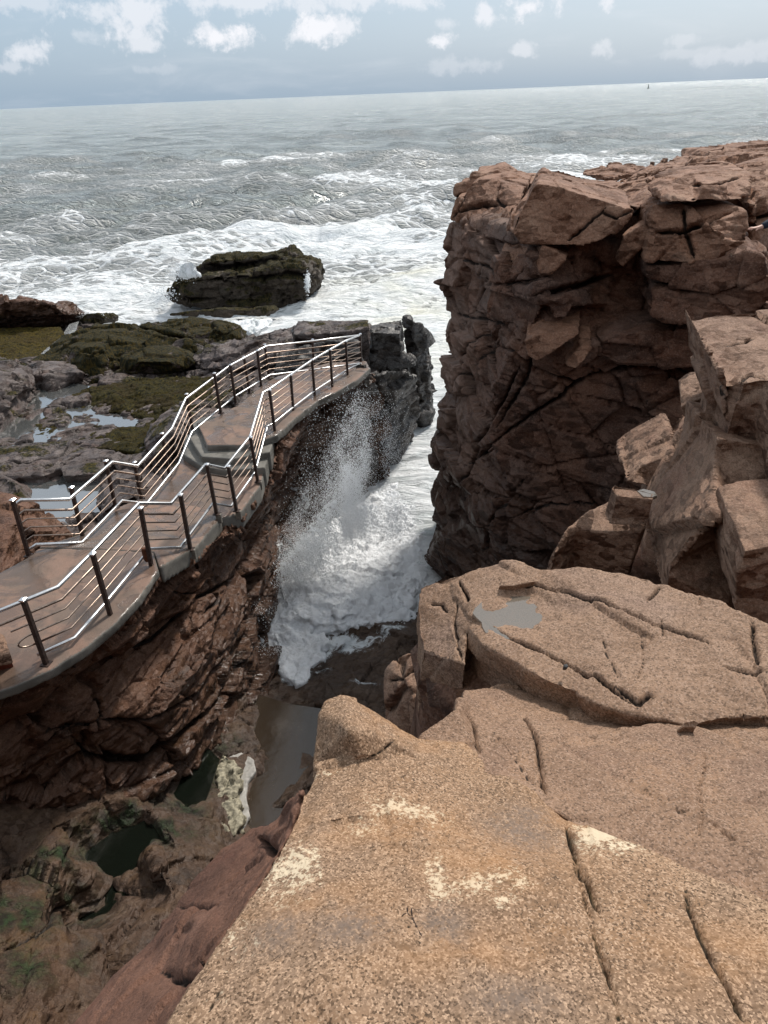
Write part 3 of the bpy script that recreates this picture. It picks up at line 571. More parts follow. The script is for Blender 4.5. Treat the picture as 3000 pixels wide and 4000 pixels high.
tb('rock_block','rounded split block at the far left corner of the cliff top',[(973,478,'y',17.),(975,452,'y',17.),(985,425,'y',17.1),(1003,420,'y',17.1),(1018,395,'y',17.2),(1035,388,'y',17.2),(1080,388,'y',16.9),(1118,396,'y',16.5),(1137,408,'y',16.),(1130,430,'y',15.5),(1105,466,'y',15.),(1094,490,'y',14.9),(1040,484,'y',16.)],(.5,2.2,0.),208,a=.05,cracks=[([(985,460),(1010,448),(1050,440),(1085,444)],.05,0.230),([(1080,395),(1070,430),(1088,445),(1070,485)],.04,0.138),([(1005,415),(995,445),(978,470)],.04,0.138)])
tb('rock_block','low block behind the split block at the far left corner of the cliff top',[(984,420,'y',18.2),(985,404,'y',18.2),(1020,396,'y',18.2),(1022,378,'y',18.3),(1050,374,'y',18.4),(1075,366,'y',18.5),(1100,382,'y',18.4),(1120,398,'y',18.2),(1000,425,'y',18.)],(.5,2.,0.),212)
tb('rock_ledge','flat pale ledge of rock across the middle of the cliff top',[(1085,372,'z',-1.75),(1200,378,'z',-1.78),(1330,388,'z',-1.8),(1345,402,'z',-1.8),(1300,432,'z',-1.85),(1155,398,'z',-1.85),(1110,385,'z',-1.8)],(0,.2,-1.2),216,a=.04)
tb('rock_slab','long brown slab sloping along the back of the cliff top',[(1292,431,'y',14.2),(1330,412,'y',15.2),(1340,402,'y',15.6),(1460,372,'y',16.),(1560,366,'y',14.5),(1605,364,'y',13.6),(1600,392,'y',13.),(1440,408,'y',13.2),(1425,440,'y',12.8),(1380,452,'y',12.8),(1330,442,'y',13.3)],(.3,1.6,-.1),220,a=.05)
tb('rock_block','square edged block lying on the right part of the cliff top',[(1424,437,'y',11.9),(1428,420,'y',12.),(1442,400,'y',12.3),(1495,376,'y',12.8),(1600,369,'y',12.9),(1622,384,'y',12.5),(1620,425,'y',12.),(1575,436,'y',11.8),(1520,432,'y',11.8),(1500,436,'y',11.8)],(.2,1.2,0.05),224,a=.035,inner=[(1600,380,'y',12.6),(1520,405,'y',11.9),(1440,412,'y',12.)],cracks=[([(1490,400),(1545,398),(1600,385)],.03,0.069)])
tb('rock_block','cracked bulging block under the square edged block on the cliff',[(1398,560,'y',12.),(1408,505,'y',12.),(1405,470,'y',12.1),(1418,450,'y',12.2),(1480,442,'y',12.2),(1560,440,'y',12.),(1610,455,'y',11.7),(1625,500,'y',11.4),(1608,545,'y',11.2),(1550,562,'y',11.2),(1490,570,'y',11.4),(1430,565,'y',11.8)],(.3,1.5,0.0),228,a=.07,inner=[(1500,480,'y',11.7),(1560,500,'y',11.3),(1450,500,'y',11.8)],cracks=[([(1410,505),(1480,500),(1540,470),(1600,450)],.04,0.207),([(1475,445),(1480,500),(1500,560)],.03,0.138)])
tb('rock_slab','thin slab sticking out between the tilted boulder and the bulging block',[(1330,560,'y',12.6),(1345,520,'y',12.4),(1380,490,'y',12.4),(1415,475,'y',12.3),(1420,490,'y',12.2),(1380,540,'y',12.3),(1345,575,'y',12.5)],(.4,1.3,0),232,a=.04)
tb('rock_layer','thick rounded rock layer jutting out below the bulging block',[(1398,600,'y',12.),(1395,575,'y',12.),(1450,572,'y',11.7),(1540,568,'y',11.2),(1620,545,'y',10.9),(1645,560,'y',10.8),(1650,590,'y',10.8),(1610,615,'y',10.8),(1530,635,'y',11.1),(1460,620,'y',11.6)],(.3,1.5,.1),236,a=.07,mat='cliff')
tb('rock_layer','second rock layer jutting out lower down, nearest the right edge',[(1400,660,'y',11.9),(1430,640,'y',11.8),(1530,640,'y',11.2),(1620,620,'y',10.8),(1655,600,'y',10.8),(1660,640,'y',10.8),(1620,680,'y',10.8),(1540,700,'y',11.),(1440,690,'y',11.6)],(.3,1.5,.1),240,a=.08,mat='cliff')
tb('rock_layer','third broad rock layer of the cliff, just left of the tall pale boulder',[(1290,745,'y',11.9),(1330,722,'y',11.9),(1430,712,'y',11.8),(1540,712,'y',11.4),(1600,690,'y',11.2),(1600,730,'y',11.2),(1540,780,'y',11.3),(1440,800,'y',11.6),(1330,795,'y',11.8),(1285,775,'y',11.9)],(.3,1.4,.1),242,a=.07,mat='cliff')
tb('rock_block','small angular rock stuck in the dark recess of the cliff face',[(1180,655,'y',12.2),(1215,640,'y',12.2),(1240,660,'y',12.1),(1225,690,'y',12.1),(1195,690,'y',12.2)],(.3,1.2,.1),246,a=.03,mat='cliff')
tb('rock_block','tan wedge of rock sticking out of the middle of the cliff face',[(1134,738,'y',11.8),(1165,722,'y',11.8),(1250,712,'y',11.8),(1253,722,'y',11.75),(1200,760,'y',11.6),(1160,783,'y',11.7),(1140,770,'y',11.8)],(.4,1.5,.15),244,a=.03,mat='top')
tb('rock_block','small tan cube like rock on the cliff face beside the tan wedge',[(1218,785,'y',11.8),(1255,747,'y',11.8),(1280,752,'y',11.7),(1262,780,'y',11.6),(1245,797,'y',11.6),(1225,795,'y',11.7)],(.3,1.3,.15),248,a=.02,mat='top')
tb('rock_block','squarish block on the upper left corner of the cliff face, just under the tilted boulder',[(1060,607,'y',13.9),(1085,535,'y',14.),(1170,528,'y',12.7),(1225,560,'y',12.3),(1190,592,'y',12.3),(1120,600,'y',13.)],(.5,1.6,.05),252,a=.04,mat='top')
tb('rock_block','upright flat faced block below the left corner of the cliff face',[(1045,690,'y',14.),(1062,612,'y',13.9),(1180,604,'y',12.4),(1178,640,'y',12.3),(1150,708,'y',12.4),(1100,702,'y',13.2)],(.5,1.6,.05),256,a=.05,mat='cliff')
tb('rock_slab','far slab at the right end of the skyline above the sea',[(1265,380,'y',20.),(1340,362,'y',20.5),(1390,364,'y',20.5),(1400,380,'y',19.),(1330,390,'y',18.5)],(.4,2.,-.1),260)
tb('rock_slab','long pale slab on the skyline behind the square edged block',[(1370,392,'y',18.),(1400,372,'y',18.5),(1500,345,'y',20.),(1535,338,'y',20.),(1545,352,'y',19.),(1540,366,'y',18.),(1450,375,'y',17.5)],(.3,2.,-.1),264)
tb('rock_ledge','highest brown rock ledge at the right edge of the skyline',[(1543,366,'y',19.),(1548,332,'y',20.),(1585,325,'y',20.5),(1659,317,'y',20.),(1800,305,'y',20.),(1800,380,'y',18.),(1659,362,'y',18.)],(.3,3.,-.1),268)
tb('rock_outcrop','brown rock mass at the right edge behind the cliff blocks',[(1598,366,'y',15.),(1659,356,'y',15.),(1830,350,'y',15.),(1850,700,'y',12.6),(1659,690,'y',12.6),(1630,560,'y',12.8),(1622,440,'y',13.)],(.5,4.,-.1),272,a=.1,vox=.05,cracks=[([(1625,475),(1659,465)],.06,0.345),([(1630,540),(1659,545)],.04,0.230)])
rock('bedrock',hull([PY(1300,470,13.3),PY(1480,470,13.),PY(1300,450,17),PY(1500,430,16.5),PY(1300,600,13.6),PY(1480,600,13.),PY(1290,560,17),PY(1500,560,17)]),.05,M['cliff'],dB(290,.04),None,None,kind='structure')
# bedrock carrying the foreground slabs down to the water (seen only from the side)
def carried(F,drop,base=-1.):
    me=solid([(a,b,k,c-drop) for a,b,k,c in F],lambda p:Vector((0,0,base-p.z))); P=getco(me); c=P.mean(0); P[:,:2]=c[:2]+(P[:,:2]-c[:2])*.96; setco(me,P); return me
def fdown(F,drop):
    pts=[PZ(a,b,c)-Vector((0,0,drop)) for a,b,k,c in F]; cx=sum(p.x for p in pts)/len(pts); cy=sum(p.y for p in pts)/len(pts)
    pts=[Vector((cx+(p.x-cx)*.96,cy+(p.y-cy)*.96,p.z)) for p in pts]; return hull(pts+[Vector((p.x,p.y,-1)) for p in pts])
bx=hull([Vector((x,y,z)) for x,y in ((-.45,-2.5),(-.42,.55),(5.5,.9),(5.5,-2.5)) for z in (CH-1.78,-1)])
bx2=hull([Vector((x,y,z)) for x,y in ((1.6,.9),(1.7,2.9),(6,3.4),(6,.9)) for z in (CH-2.75,-1)])
rock('bedrock',join([fdown(F1,.35),fdown(F2,.45),fdown(F3,.4),bx,bx2]),.1,M['wall'],mk([dict(size=(1.5,1.3,1.),amp=.08,tilt=1.5,seed=701,cw=.02,cd=.15,warp=.12)],[(.6,.02,3,3)]),None,None,kind='structure',smooth=1)
# ============================ WALL UNDER THE WALKWAY, GULLY FLOOR ============================
def foam_at(me,P,spots,name='foam',base=None):
    """white water / weed lying on the rock: spots = (u,v,rel,rx,ry[,strength]) in metres around a point of the place"""
    a=np.zeros(len(P)) if base is None else base
    for t in spots:
        c=np.array(PZ(t[0],t[1],t[2])); d=P-c; e=(d[:,0]/t[3])**2+(d[:,1]/t[4])**2+(d[:,2]/.9)**2
        a=np.maximum(a,(t[5] if len(t)>5 else 1.)*np.exp(-e))
    setattr_(me,name,a)
WC_rim=c_in([(-70,1600,-7.3),(-60,1515,-6.66),(30,1490,-6.62),(112,1452,-6.62),(250,1355,-6.64),(338,1250,-6.72),(424,1202,-7.08),(520,1122,-7.6),(566,1060,-7.7),(604,955,-7.2),(645,905,-7.22),(692,868,-7.24),(732,850,-7.26),(770,822,-7.4),(820,815,-8.2),(838,880,-9.2),(850,1000,-11.),(835,1060,-12.2),(800,1110,-12.4),(700,1200,-12.2),(620,1300,-12.),(600,1390,-11.7),(580,1470,-11.4),(520,1570,-10.9),(430,1660,-10.4),(300,1720,-9.8),(150,1760,-9.5),(-70,1770,-9.4)])
WC_in=c_in([(60,1560,-7.7),(150,1480,-7.6),(250,1400,-7.75),(340,1330,-7.9),(430,1250,-8.1),(520,1180,-8.5),(590,1060,-8.6),(640,960,-8.5),(700,900,-8.1),(760,870,-8.1),(150,1600,-8.1),(280,1530,-8.4),(400,1440,-8.7),(500,1330,-9.2),(560,1220,-9.6),(620,1100,-9.8),(700,1000,-9.6),(770,940,-9.6),(60,1680,-8.6),(200,1660,-9.0),(320,1610,-9.3),(450,1530,-9.9),(540,1420,-10.4),(600,1280,-10.9),(660,1150,-10.9),(740,1060,-10.9),(800,1000,-10.9),(380,1560,-9.35),(430,1390,-8.75)])
lw=[dict(size=(1.,2.4,.7),amp=.17,tilt=1.5,rot=(.02,.45,.2),seed=301,cw=.02,cd=.3,warp=.08),
    dict(size=(.7,1.5,.32),amp=.07,tilt=1.5,rot=(.08,.4,.2),seed=305,cw=.025,cd=.3,warp=.1),
    dict(size=(.35,.6,.2),amp=.022,tilt=1.7,rot=(-.1,.4,.2),seed=309,cw=.03,cd=.15,warp=.2)]
def wcx(me,P):
    a=np.clip((P[:,1]-15.5)/3,0,1)*.85; setattr_(me,'wet',a)
    foam_at(me,P,[(665,1085,-9.9,.5,.9,.9),(690,1075,-9.9,.6,.5,.7),(610,1180,-10,.3,.8,.7),(600,1150,-9.6,.2,.7,.6),(640,1120,-10.2,.35,.5,.5),(160,1560,-8.2,.25,.2,.5)])
rock('rock_cliff',solid(WC_rim,lambda p:Vector((-2.2,.6,-1.2)),WC_in),.031,M['wall'],mk(lw,[(.5,.03,4,3),(.1,.006,3,4)],.9),'layered dark red rock wall below the walkway, wet and black toward the surf','cliff',smooth=1,extra=wcx,
 cracks=[([(100,1570),(200,1640),(330,1640),(440,1540),(560,1390)],.07,.35),([(60,1600),(160,1560),(300,1560),(420,1500),(500,1400)],.05,.2),([(250,1400),(330,1380),(420,1300)],.05,.2),([(200,1480),(230,1540),(215,1600)],.04,.15),([(440,1250),(470,1300),(430,1330)],.04,.15),([(360,1270),(430,1290),(520,1240)],.05,.2)])
FL_rim=c_in([(-80,1690,-9.3),(150,1700,-9.4),(290,1660,-9.8),(420,1600,-10.3),(500,1520,-10.8),(560,1440,-11.2),(600,1370,-11.5),(700,1320,-11.7),(900,1300,-11.7),(990,1380,-11.5),(980,1600,-10.9),(850,1760,-10.5),(700,1950,-10.),(520,2200,-9.4),(300,2400,-8.9),(-80,2400,-8.4)])
FL_in=c_in([(700,1400,-11.32),(860,1400,-11.2),(640,1450,-11.2),(760,1470,-11.05),(850,1490,-10.95),(650,1520,-10.9),(590,1530,-10.95),(690,1510,-10.8),(560,1600,-10.85),(640,1620,-11.0),(620,1700,-11.0),(530,1640,-10.7),(560,1760,-11.0),(480,1620,-10.6),(460,1720,-10.45),(440,1790,-10.25),(500,1840,-10.4),(430,1640,-10.5),(380,1720,-10.45),(345,1768,-9.86),(300,1740,-9.75),(240,1720,-9.55),(330,1800,-10.1),(240,1800,-9.9),(200,1850,-10.0),(240,1910,-10.0),(170,1990,-9.95),(230,1960,-9.95),(300,1870,-10.0),
   (330,1860,-9.6),(400,1850,-9.75),(380,1950,-9.4),(300,1980,-9.5),(250,2040,-9.4),(150,1860,-9.25),(120,1780,-9.1),(60,1740,-9.1),(0,1800,-8.9),(90,1860,-9.1),(100,1960,-9.0),(0,1950,-8.8),(140,2040,-9.1),(60,2060,-8.8),(150,2120,-9.1),(60,2140,-8.7),(200,2120,-9.3),(0,2200,-8.5),(150,2210,-9.0)])
lf=[dict(size=(1.3,1.1,.7),amp=.08,tilt=1.6,rot=(0,.3,.6),seed=321,cw=.02,cd=.2,warp=.06),
    dict(size=(.5,.6,.3),amp=.03,tilt=1.6,rot=(.2,.3,.6),seed=325,cw=.03,cd=.15,warp=.1)]
def flx(me,P):
    foam_at(me,P,[(600,1420,-11.2,.6,.7,1.),(650,1400,-11.2,1.,.6,1.1),(740,1380,-11.2,1.2,.5,1.),(640,1460,-11.2,.5,.4,1.),(700,1440,-11.1,.7,.25,.62),(780,1470,-11.,.8,.12,.62),(850,1360,-11.3,.7,.3,.8),(560,1420,-11.2,.4,.4,.8),(865,1400,-11.2,.4,.15,.4)])
    g=np.zeros(len(P))
    for t in [(330,1790,-9.9,.5,.35,.9),(400,1720,-10.1,.3,.4,.9),(460,1650,-10.5,.3,.5,.8),(230,1850,-9.9,.35,.3,.7),(110,1840,-9.1,.3,.3,.5),(150,1990,-9.9,.4,.3,.6),(30,1990,-9,.5,.4,.5),(90,2100,-9,.4,.3,.4),(480,1600,-10.6,.3,.4,.6),(270,1780,-9.9,.3,.3,.8)]:
        c=np.array(PZ(*t[:3])); d=P-c; g=np.maximum(g,t[5]*np.exp(-(d[:,0]/t[3])**2-(d[:,1]/t[4])**2))
    g=g*np.clip(.3+1.3*fbm(P,.25,4,9),0,1)*1.5
    setattr_(me,'weed',np.clip(g*1.7,0,.95))
    w=np.clip((P[:,1]-11.)/1.2,0,1)*np.clip((P[:,0]+2.6)/.8,0,1); setattr_(me,'wet',w*.9)
rock('gully_floor',solid(FL_rim,lambda p:Vector((0,0,-.9-p.z)),FL_in),.03,M['floor'],mk(lf,[(.5,.04,4,5),(.1,.008,3,6)],.8),None,None,kind='structure',smooth=3,extra=flx,
 cracks=[([(0,1890),(60,1870),(130,1830)],.03,.1),([(0,2060),(100,2010),(160,1940)],.03,.1),([(620,1530),(700,1530),(760,1500)],.04,.12),([(600,1580),(650,1560),(690,1530)],.03,.08)])
def sheet(name,pts,rel,mat,kind='structure',dz=.02,label=None,cat=None,disp=None,step=None,group=None):
    V=[PZ(u,v,rel) for u,v in pts]
    c=[(p[0],p[1],q) for p,q in zip(pts,V)]
    me=prism_mesh(c,range(len(c)),Vector((0,0,-dz)))
    o=link(name,me,mat,smooth=False); base=V[0].copy()
    for v in me.vertices: v.co-=base
    o.location=base
    tag(o,label,cat,group,kind); return o
sheet('gully_pond_water',[(440,1500),(560,1500),(620,1520),(760,1540),(900,1700),(700,1950),(600,1950),(420,1840),(440,1700),(470,1600)],-10.83,M['pooldark'])
gw=sheet('gully_pool_water',[(120,1790),(200,1760),(300,1760),(345,1768),(360,1800),(340,1900),(260,2020),(140,2080),(110,1950),(170,1850)],-9.93,poolmat('green_pool_water',(.30,.33,.24),.05,3.,.02,0,refl=.06,murk=.3,mcol=(.018,.024,.017)))
sheet('gully_pool_water',[(345,1780),(352,1700),(430,1600),(475,1640),(455,1700),(420,1790)],-10.36,gw.data.materials[0])
rock('bedrock',hull([Vector((x,y,z)) for x,y in ((-14,2.5),(-14,10.3),(-7.6,10.3),(-6.9,7.),(-6.7,2.5)) for z in (CH-7.5,-1)]),.12,M['wall'],mk([dict(size=(1.5,1.3,1.),amp=.1,tilt=1.5,seed=703,cw=.02,cd=.15,warp=.12)],[(.6,.02,3,3)]),None,None,kind='structure',smooth=1)
# froth on the pond
def froth(name,label,pts,rel,th,seed,vox=.02,amp=.035,col=None):
    me=solid([(u,v,'z',rel) for u,v in pts],(0,0,-th))
    s_=foamcol if col is None else col
    return rock(name,me,vox,s_,mk([dict(size=.16,amp=amp*.6,tilt=1.4,seed=seed,cw=.05,cd=.2,warp=.5)],[(.35,amp*1.3,5,seed+1),(.08,amp*.5,3,seed)]),label,'foam',kind='stuff',smooth=3)
foamcol=simple('froth',(.27,.24,.17),.75,0,14,.03,.5)
thinfoam=simple('thin_foam_film',(.33,.31,.28),.5,0,9,.006,.2)
froth('sea_foam','yellowish froth washed up on the left edge of the brown pond',[(442,1790),(455,1760),(470,1700),(462,1660),(480,1625),(505,1640),(520,1680),(515,1730),(528,1770),(510,1800),(480,1822),(455,1818)],-10.53,.2,401,amp=.06)
froth('sea_foam','thin pale foam film floating on the brown pond',[(490,1632),(515,1618),(548,1640),(553,1665),(535,1690),(532,1720),(540,1760),(525,1795),(505,1810),(500,1740),(505,1690),(488,1660)],-10.74,.08,405,amp=.01,col=thinfoam)
# ============================ LEFT SHORE SHELF ============================
LL_rim=c_in([(-90,1240,-8.6),(60,1225,-8.6),(200,1170,-8.6),(330,1110,-8.7),(430,1000,-8.8),(520,930,-8.7),(640,880,-8.7),(800,830,-8.6),(840,760,-8.6),(800,700,-9.2),(640,705,-9.),(520,728,-9.8),(300,706,-10.2),(160,700,-10.2),(-90,700,-10.2)])
LL_in=c_in([(0,1160,-8.5),(100,1100,-9.15),(200,1080,-9.15),(60,1050,-9.15),(300,1050,-8.7),(120,1000,-8.95),(30,950,-9.15),(90,900,-9.15),(140,925,-9.1),(220,915,-9.1),(290,910,-9.02),(230,960,-8.9),(330,960,-8.7),(400,900,-8.7),(350,850,-8.85),(250,860,-8.85),(200,850,-8.95),(450,830,-8.8),(300,810,-9.1),(560,800,-8.4),(650,780,-8.2),(700,800,-8.0),(500,770,-8.9),(100,740,-9.9),(60,760,-9.7),(700,740,-8.4)])
rock('rock_shelf',solid(LL_rim,(0,0,-3.),LL_in),.06,M['shelf'],mk([dict(size=(1.5,1.2,.6),amp=.12,tilt=1.3,seed=341,cw=.03,cd=.4,warp=.3),dict(size=(.6,.5,.3),amp=.05,tilt=1.2,seed=343,cw=.05,cd=.3)],[(.8,.08,5,5),(.15,.03,3,6)]),None,None,kind='structure',smooth=2)
sheet('tide_pool_water',[(-80,990),(-80,860),(120,820),(330,860),(400,900),(330,960),(140,975)],-9.05,M['pool'])
sheet('tide_pool_water',[(-60,1010),(60,1020),(250,1010),(350,1040),(340,1110),(200,1180),(20,1180),(-60,1120)],-8.98,M['pool'])
sheet('stream_water',[(60,790),(75,770),(130,730),(150,700),(170,694),(165,712),(140,745),(95,785),(80,796)],-9.55,poolmat('foamy_stream_water',(.6,.6,.6),.15,5,.02,.45,murk=.6,mcol=(.3,.3,.3)))
def weedmat(name,label,pts,inner,amp,seed,vox=.05,th=.25,col=(.085,.066,.013)):
    s=NT('seaweed'); pos=s.n('ShaderNodeNewGeometry').outputs['Position']
    a=s.noise(pos,1.1,5,.65,.5); b=s.noise(pos,9,6,.75,1.)
    c=s.mix(s.ramp(b,.38,.62),(.012,.013,.006),col); c=s.mix(s.m('MULTIPLY',s.ramp(a,.45,.65),.55),c,(.055,.035,.014))
    c=s.mix(s.m('MULTIPLY',s.ramp(s.noise(pos,14,4,.7),.62,.7),.35),c,(.3,.29,.22))
    m=s.out(c,.75,s.m('ADD',b,s.noise(pos,30,4,.7)),1.,.12,spec=.12)
    return rock(name,solid(pts,(0,0,-th),inner),vox,m,mk([dict(size=(.3,.25,.2),amp=amp*.5,tilt=1.6,seed=seed,cw=.1,cd=.3,warp=.6)],[(1.3,amp*1.6,4,seed+2),(.16,amp*.6,4,seed)]),label,'seaweed',kind='stuff',smooth=2)
W=weedmat('seaweed_bed','olive seaweed mat covering the flat rock around the tide pools',c_in([(185,836,-8.9),(260,822,-8.85),(370,812,-8.78),(460,815,-8.65),(455,850,-8.62),(400,880,-8.58),(370,930,-8.58),(330,985,-8.6),(290,975,-8.65),(215,968,-8.75),(150,958,-8.98),(190,940,-8.99),(240,922,-8.99),(290,922,-8.96),(318,908,-8.95),(290,895,-8.97),(200,885,-9.02),(130,885,-9.02),(128,915,-9.02),(105,940,-9.04),(55,955,-9.05),(60,935,-9.06),(100,900,-9.05),(130,870,-9.05)]),c_in([(250,860,-8.72),(350,860,-8.66),(420,840,-8.6),(330,945,-8.6),(260,950,-8.7)]),.07,361)
weedmat('seaweed_bed','yellow green seaweed carpet by the thin stream below the dark red rocks',c_in([(-80,712,-9.6),(60,706,-9.55),(130,706,-9.5),(138,720,-9.5),(95,755,-9.5),(60,780,-9.45),(-80,775,-9.4)]),[],.06,365,col=(.13,.092,.014))
dL=lambda sd,a=.1:mk([dict(size=(1.8,1.4,.7),amp=a,tilt=1.6,seed=sd,cw=.02,cd=.25,warp=.06),dict(size=(.7,.6,.35),amp=a*.4,tilt=1.6,seed=sd+1,cw=.03,cd=.2,warp=.08)],[(.6,a*.25,4,sd),(.13,.014,3,sd+2)])
def lr(name,label,pts,vec,sd,inner=(),mat='shelf',vox=.055,a=.1,smooth=2,cracks=None):
    return rock(name,solid(pts,vec,inner),vox,M[mat],dL(sd,a),label,'rock',smooth=smooth,cracks=cracks)
lr('rock_ridge','dark red jagged rock ridge at the far left against the surf',c_in([(-90,712,-9.9),(-90,648,-8.1),(0,647,-8.1),(60,655,-8.3),(117,660,-8.6),(150,680,-9.1),(164,694,-9.8),(127,707,-10.),(50,710,-10.)]),(0,2.5,-.6),400,c_in([(0,672,-8.6),(60,675,-8.8),(110,685,-9.2)]),'wall',a=.18)
lr('rock_ridge','long weedy rock ridge running from the stream toward the walkway',c_in([(60,778,-9.0),(110,748,-8.8),(147,719,-8.6),(167,702,-8.55),(247,699,-8.5),(293,707,-8.5),(337,719,-8.5),(410,736,-8.6),(428,753,-8.8),(413,766,-9.),(300,775,-9.),(262,792,-9.1),(262,804,-9.3),(220,824,-9.3),(180,835,-9.3),(172,800,-8.9),(143,784,-8.85),(90,782,-8.95)]),(0,.6,-1.5),404,c_in([(170,750,-8.35),(240,735,-8.3),(200,760,-8.3),(215,790,-8.8),(300,745,-8.5)]),'weedy',a=.12)
lr('rock_block','dark cracked rock block at the left between the seaweed and the pool',c_in([(40,783,-8.6),(90,779,-8.5),(143,785,-8.5),(177,803,-8.6),(182,834,-9.3),(163,842,-9.3),(110,864,-9.3),(73,852,-9.3),(58,815,-8.8)]),(0,1.2,-.5),408,c_in([(100,812,-8.6),(140,815,-8.7)]),'shelf',a=.1)
lr('rock_block','large dark rock with a weedy foot at the left edge beside the pool',c_in([(-90,776,-8.0),(0,776,-8.0),(43,794,-8.1),(57,816,-8.4),(74,856,-9.1),(64,888,-9.1),(0,940,-9.1),(-90,960,-9.1)]),(-.3,1.4,-.5),412,c_in([(0,830,-8.1),(40,840,-8.3),(10,880,-8.5)]),'shelf',a=.12)
lr('weedy_boulder','rounded boulder hung with dark seaweed at the far side of the seaweed mat',c_in([(258,793,-8.9),(262,770,-8.55),(293,757,-8.4),(333,750,-8.35),(362,752,-8.35),(393,763,-8.4),(413,776,-8.5),(417,787,-8.7),(409,797,-8.9),(370,810,-9.1),(263,809,-9.1)]),(0,1.5,-.4),416,c_in([(300,780,-8.4),(360,780,-8.4)]),'weedy',a=.05,smooth=6)
lr('weedy_rock','low weed covered rock just behind the waterfall, left of the walkway end',c_in([(297,705,-9.4),(340,694,-9.2),(377,689,-9.1),(417,689,-9.1),(470,693,-9.1),(512,702,-9.2),(520,730,-9.6),(430,749,-9.4),(410,728,-9.2)]),(0,2.,-.9),420,c_in([(400,702,-9.),(470,712,-9.)]),'weedy',a=.12)
lr('pale_rock','pale wet rock with weedy front between the round boulder and the walkway',c_in([(413,770,-8.5),(430,752,-8.4),(500,738,-8.2),(560,740,-8.),(650,722,-7.8),(650,775,-8.),(520,800,-8.5),(430,796,-8.8)]),(0,1.2,-1.),424,c_in([(500,760,-8.2)]),'shelf',a=.1)
lr('rock_slab','broad flat grey rock slabs between the two tide pools',c_in([(-90,967,-8.75),(0,967,-8.75),(147,954,-8.75),(187,959,-8.7),(217,965,-8.65),(273,980,-8.6),(244,1002,-8.6),(213,1022,-8.65),(133,1028,-8.7),(128,1012,-8.7),(93,1028,-8.75),(30,1030,-8.8),(-90,1022,-8.8)]),(0,.3,-.9),428,[],'shelf',a=.06,cracks=[([(0,1005),(60,1000),(130,985),(150,960)],.06,.15),([(90,1028),(130,1000),(180,975)],.05,.12)])
lr('rock_block','dark rounded rock at the left edge in front of the lower tide pool',c_in([(-90,1015,-8.4),(0,1025,-8.4),(30,1040,-8.4),(62,1080,-8.8),(40,1100,-8.8),(-90,1110,-8.8)]),(0,.8,-.8),432,[],'shelf',a=.05)
lr('red_boulder','reddish boulder at the left edge behind the near end of the left railing',c_in([(-90,1062,-7.),(0,1064,-7.),(28,1072,-7.05),(60,1085,-7.1),(100,1108,-7.2),(140,1145,-7.5),(152,1165,-7.7),(75,1186,-7.3),(55,1205,-7.2),(0,1242,-7.0),(-90,1250,-7.0)]),(-.1,.9,-1.4),436,c_in([(30,1130,-6.75),(80,1145,-7.0)]),'wall',vox=.03,a=.06)
# blocks beyond the end of the walkway
dW=dL
lr('flat_topped_block','pale flat topped rock block right behind the far end of the walkway',c_in([(632,700,-6.9),(641,687,-6.85),(674,687,-6.8),(735,688,-6.75),(796,690,-6.7),(799,703,-6.75),(757,717,-6.85),(636,724,-7.)]),(0,.5,-1.7),440,[],'shelf',a=.06)
lr('rock_block','dark square block at the outer corner of the flat topped block',c_in([(797,697,-7.05),(835,690,-7.05),(869,685,-7.05),(871,697,-7.1),(866,720,-7.25),(801,717,-7.15)]),(0,.5,-3.),444,[],'wetblock',a=.06)
lr('weedy_rock','weed hung rock at the outermost tip of the walkway headland',c_in([(869,684,-7.2),(887,683,-7.2),(890,695,-7.3),(911,700,-7.5),(924,713,-7.9),(927,722,-8.3),(900,722,-8.2),(867,716,-7.8)]),(.3,.5,-4.6),448,[],'wetblock',a=.12)
lr('rock_ledge','stepped dark ledge below the square corner block',c_in([(790,758,-8.0),(798,733,-7.9),(853,732,-7.9),(868,745,-8.),(869,766,-8.2),(890,774,-8.4),(892,786,-8.5),(823,790,-8.4),(800,775,-8.1)]),(0,.5,-4.),452,[],'wetblock',a=.09)
lr('sloping_slab','steep dark wet slab dropping into the channel right of the walkway end',c_in([(757,826,-7.7),(806,808,-7.7),(883,795,-7.9),(895,801,-8.1),(908,856,-9.6),(912,884,-10.6),(893,899,-10.8),(880,955,-11.6),(850,1030,-12.3),(800,1000,-10.6),(770,900,-9.)]),(-1.2,1.6,-2.),456,c_in([(840,860,-8.8),(860,900,-9.8)]),'wetblock',a=.12,cracks=[([(765,832),(800,880),(835,930)],.12,.4),([(800,815),(840,870),(850,900)],.06,.2)])
lr('triangular_rock','small dark triangular rock at the foot of the last railing post',c_in([(752,800,-7.4),(775,782,-7.),(790,788,-7.05),(805,808,-7.4),(780,812,-7.45)]),(0,.4,-.8),460,[],'wetblock',vox=.03,a=.04)
# stepped slabs left of the far deck
lr('rock_slab','stack of thin wet rock slabs under the far railing',c_in([(590,800,-7.7),(600,770,-7.4),(660,745,-7.1),(770,735,-7.),(780,760,-7.2),(700,780,-7.5),(650,800,-7.7)]),(0,.4,-1.),464,[],'wetblock',a=.09,vox=.045)
lr('rock_block','dark rocks between the seaweed mat and the left railing',c_in([(325,915,-8.3),(350,895,-8.1),(395,870,-8.),(400,905,-7.9),(385,930,-8.),(360,960,-8.1),(330,985,-8.3),(310,950,-8.5)]),(0,.4,-.7),468,[],'shelf',a=.08,vox=.04)
lr('rock_block','dark broken rock in the lower tide pool beside the left railing',c_in([(205,1075,-8.6),(215,1040,-8.5),(260,1010,-8.4),(300,1020,-8.2),(290,1070,-8.),(240,1090,-8.),(215,1110,-8.3)]),(0,.3,-.8),472,[],'shelf',a=.08,vox=.04)
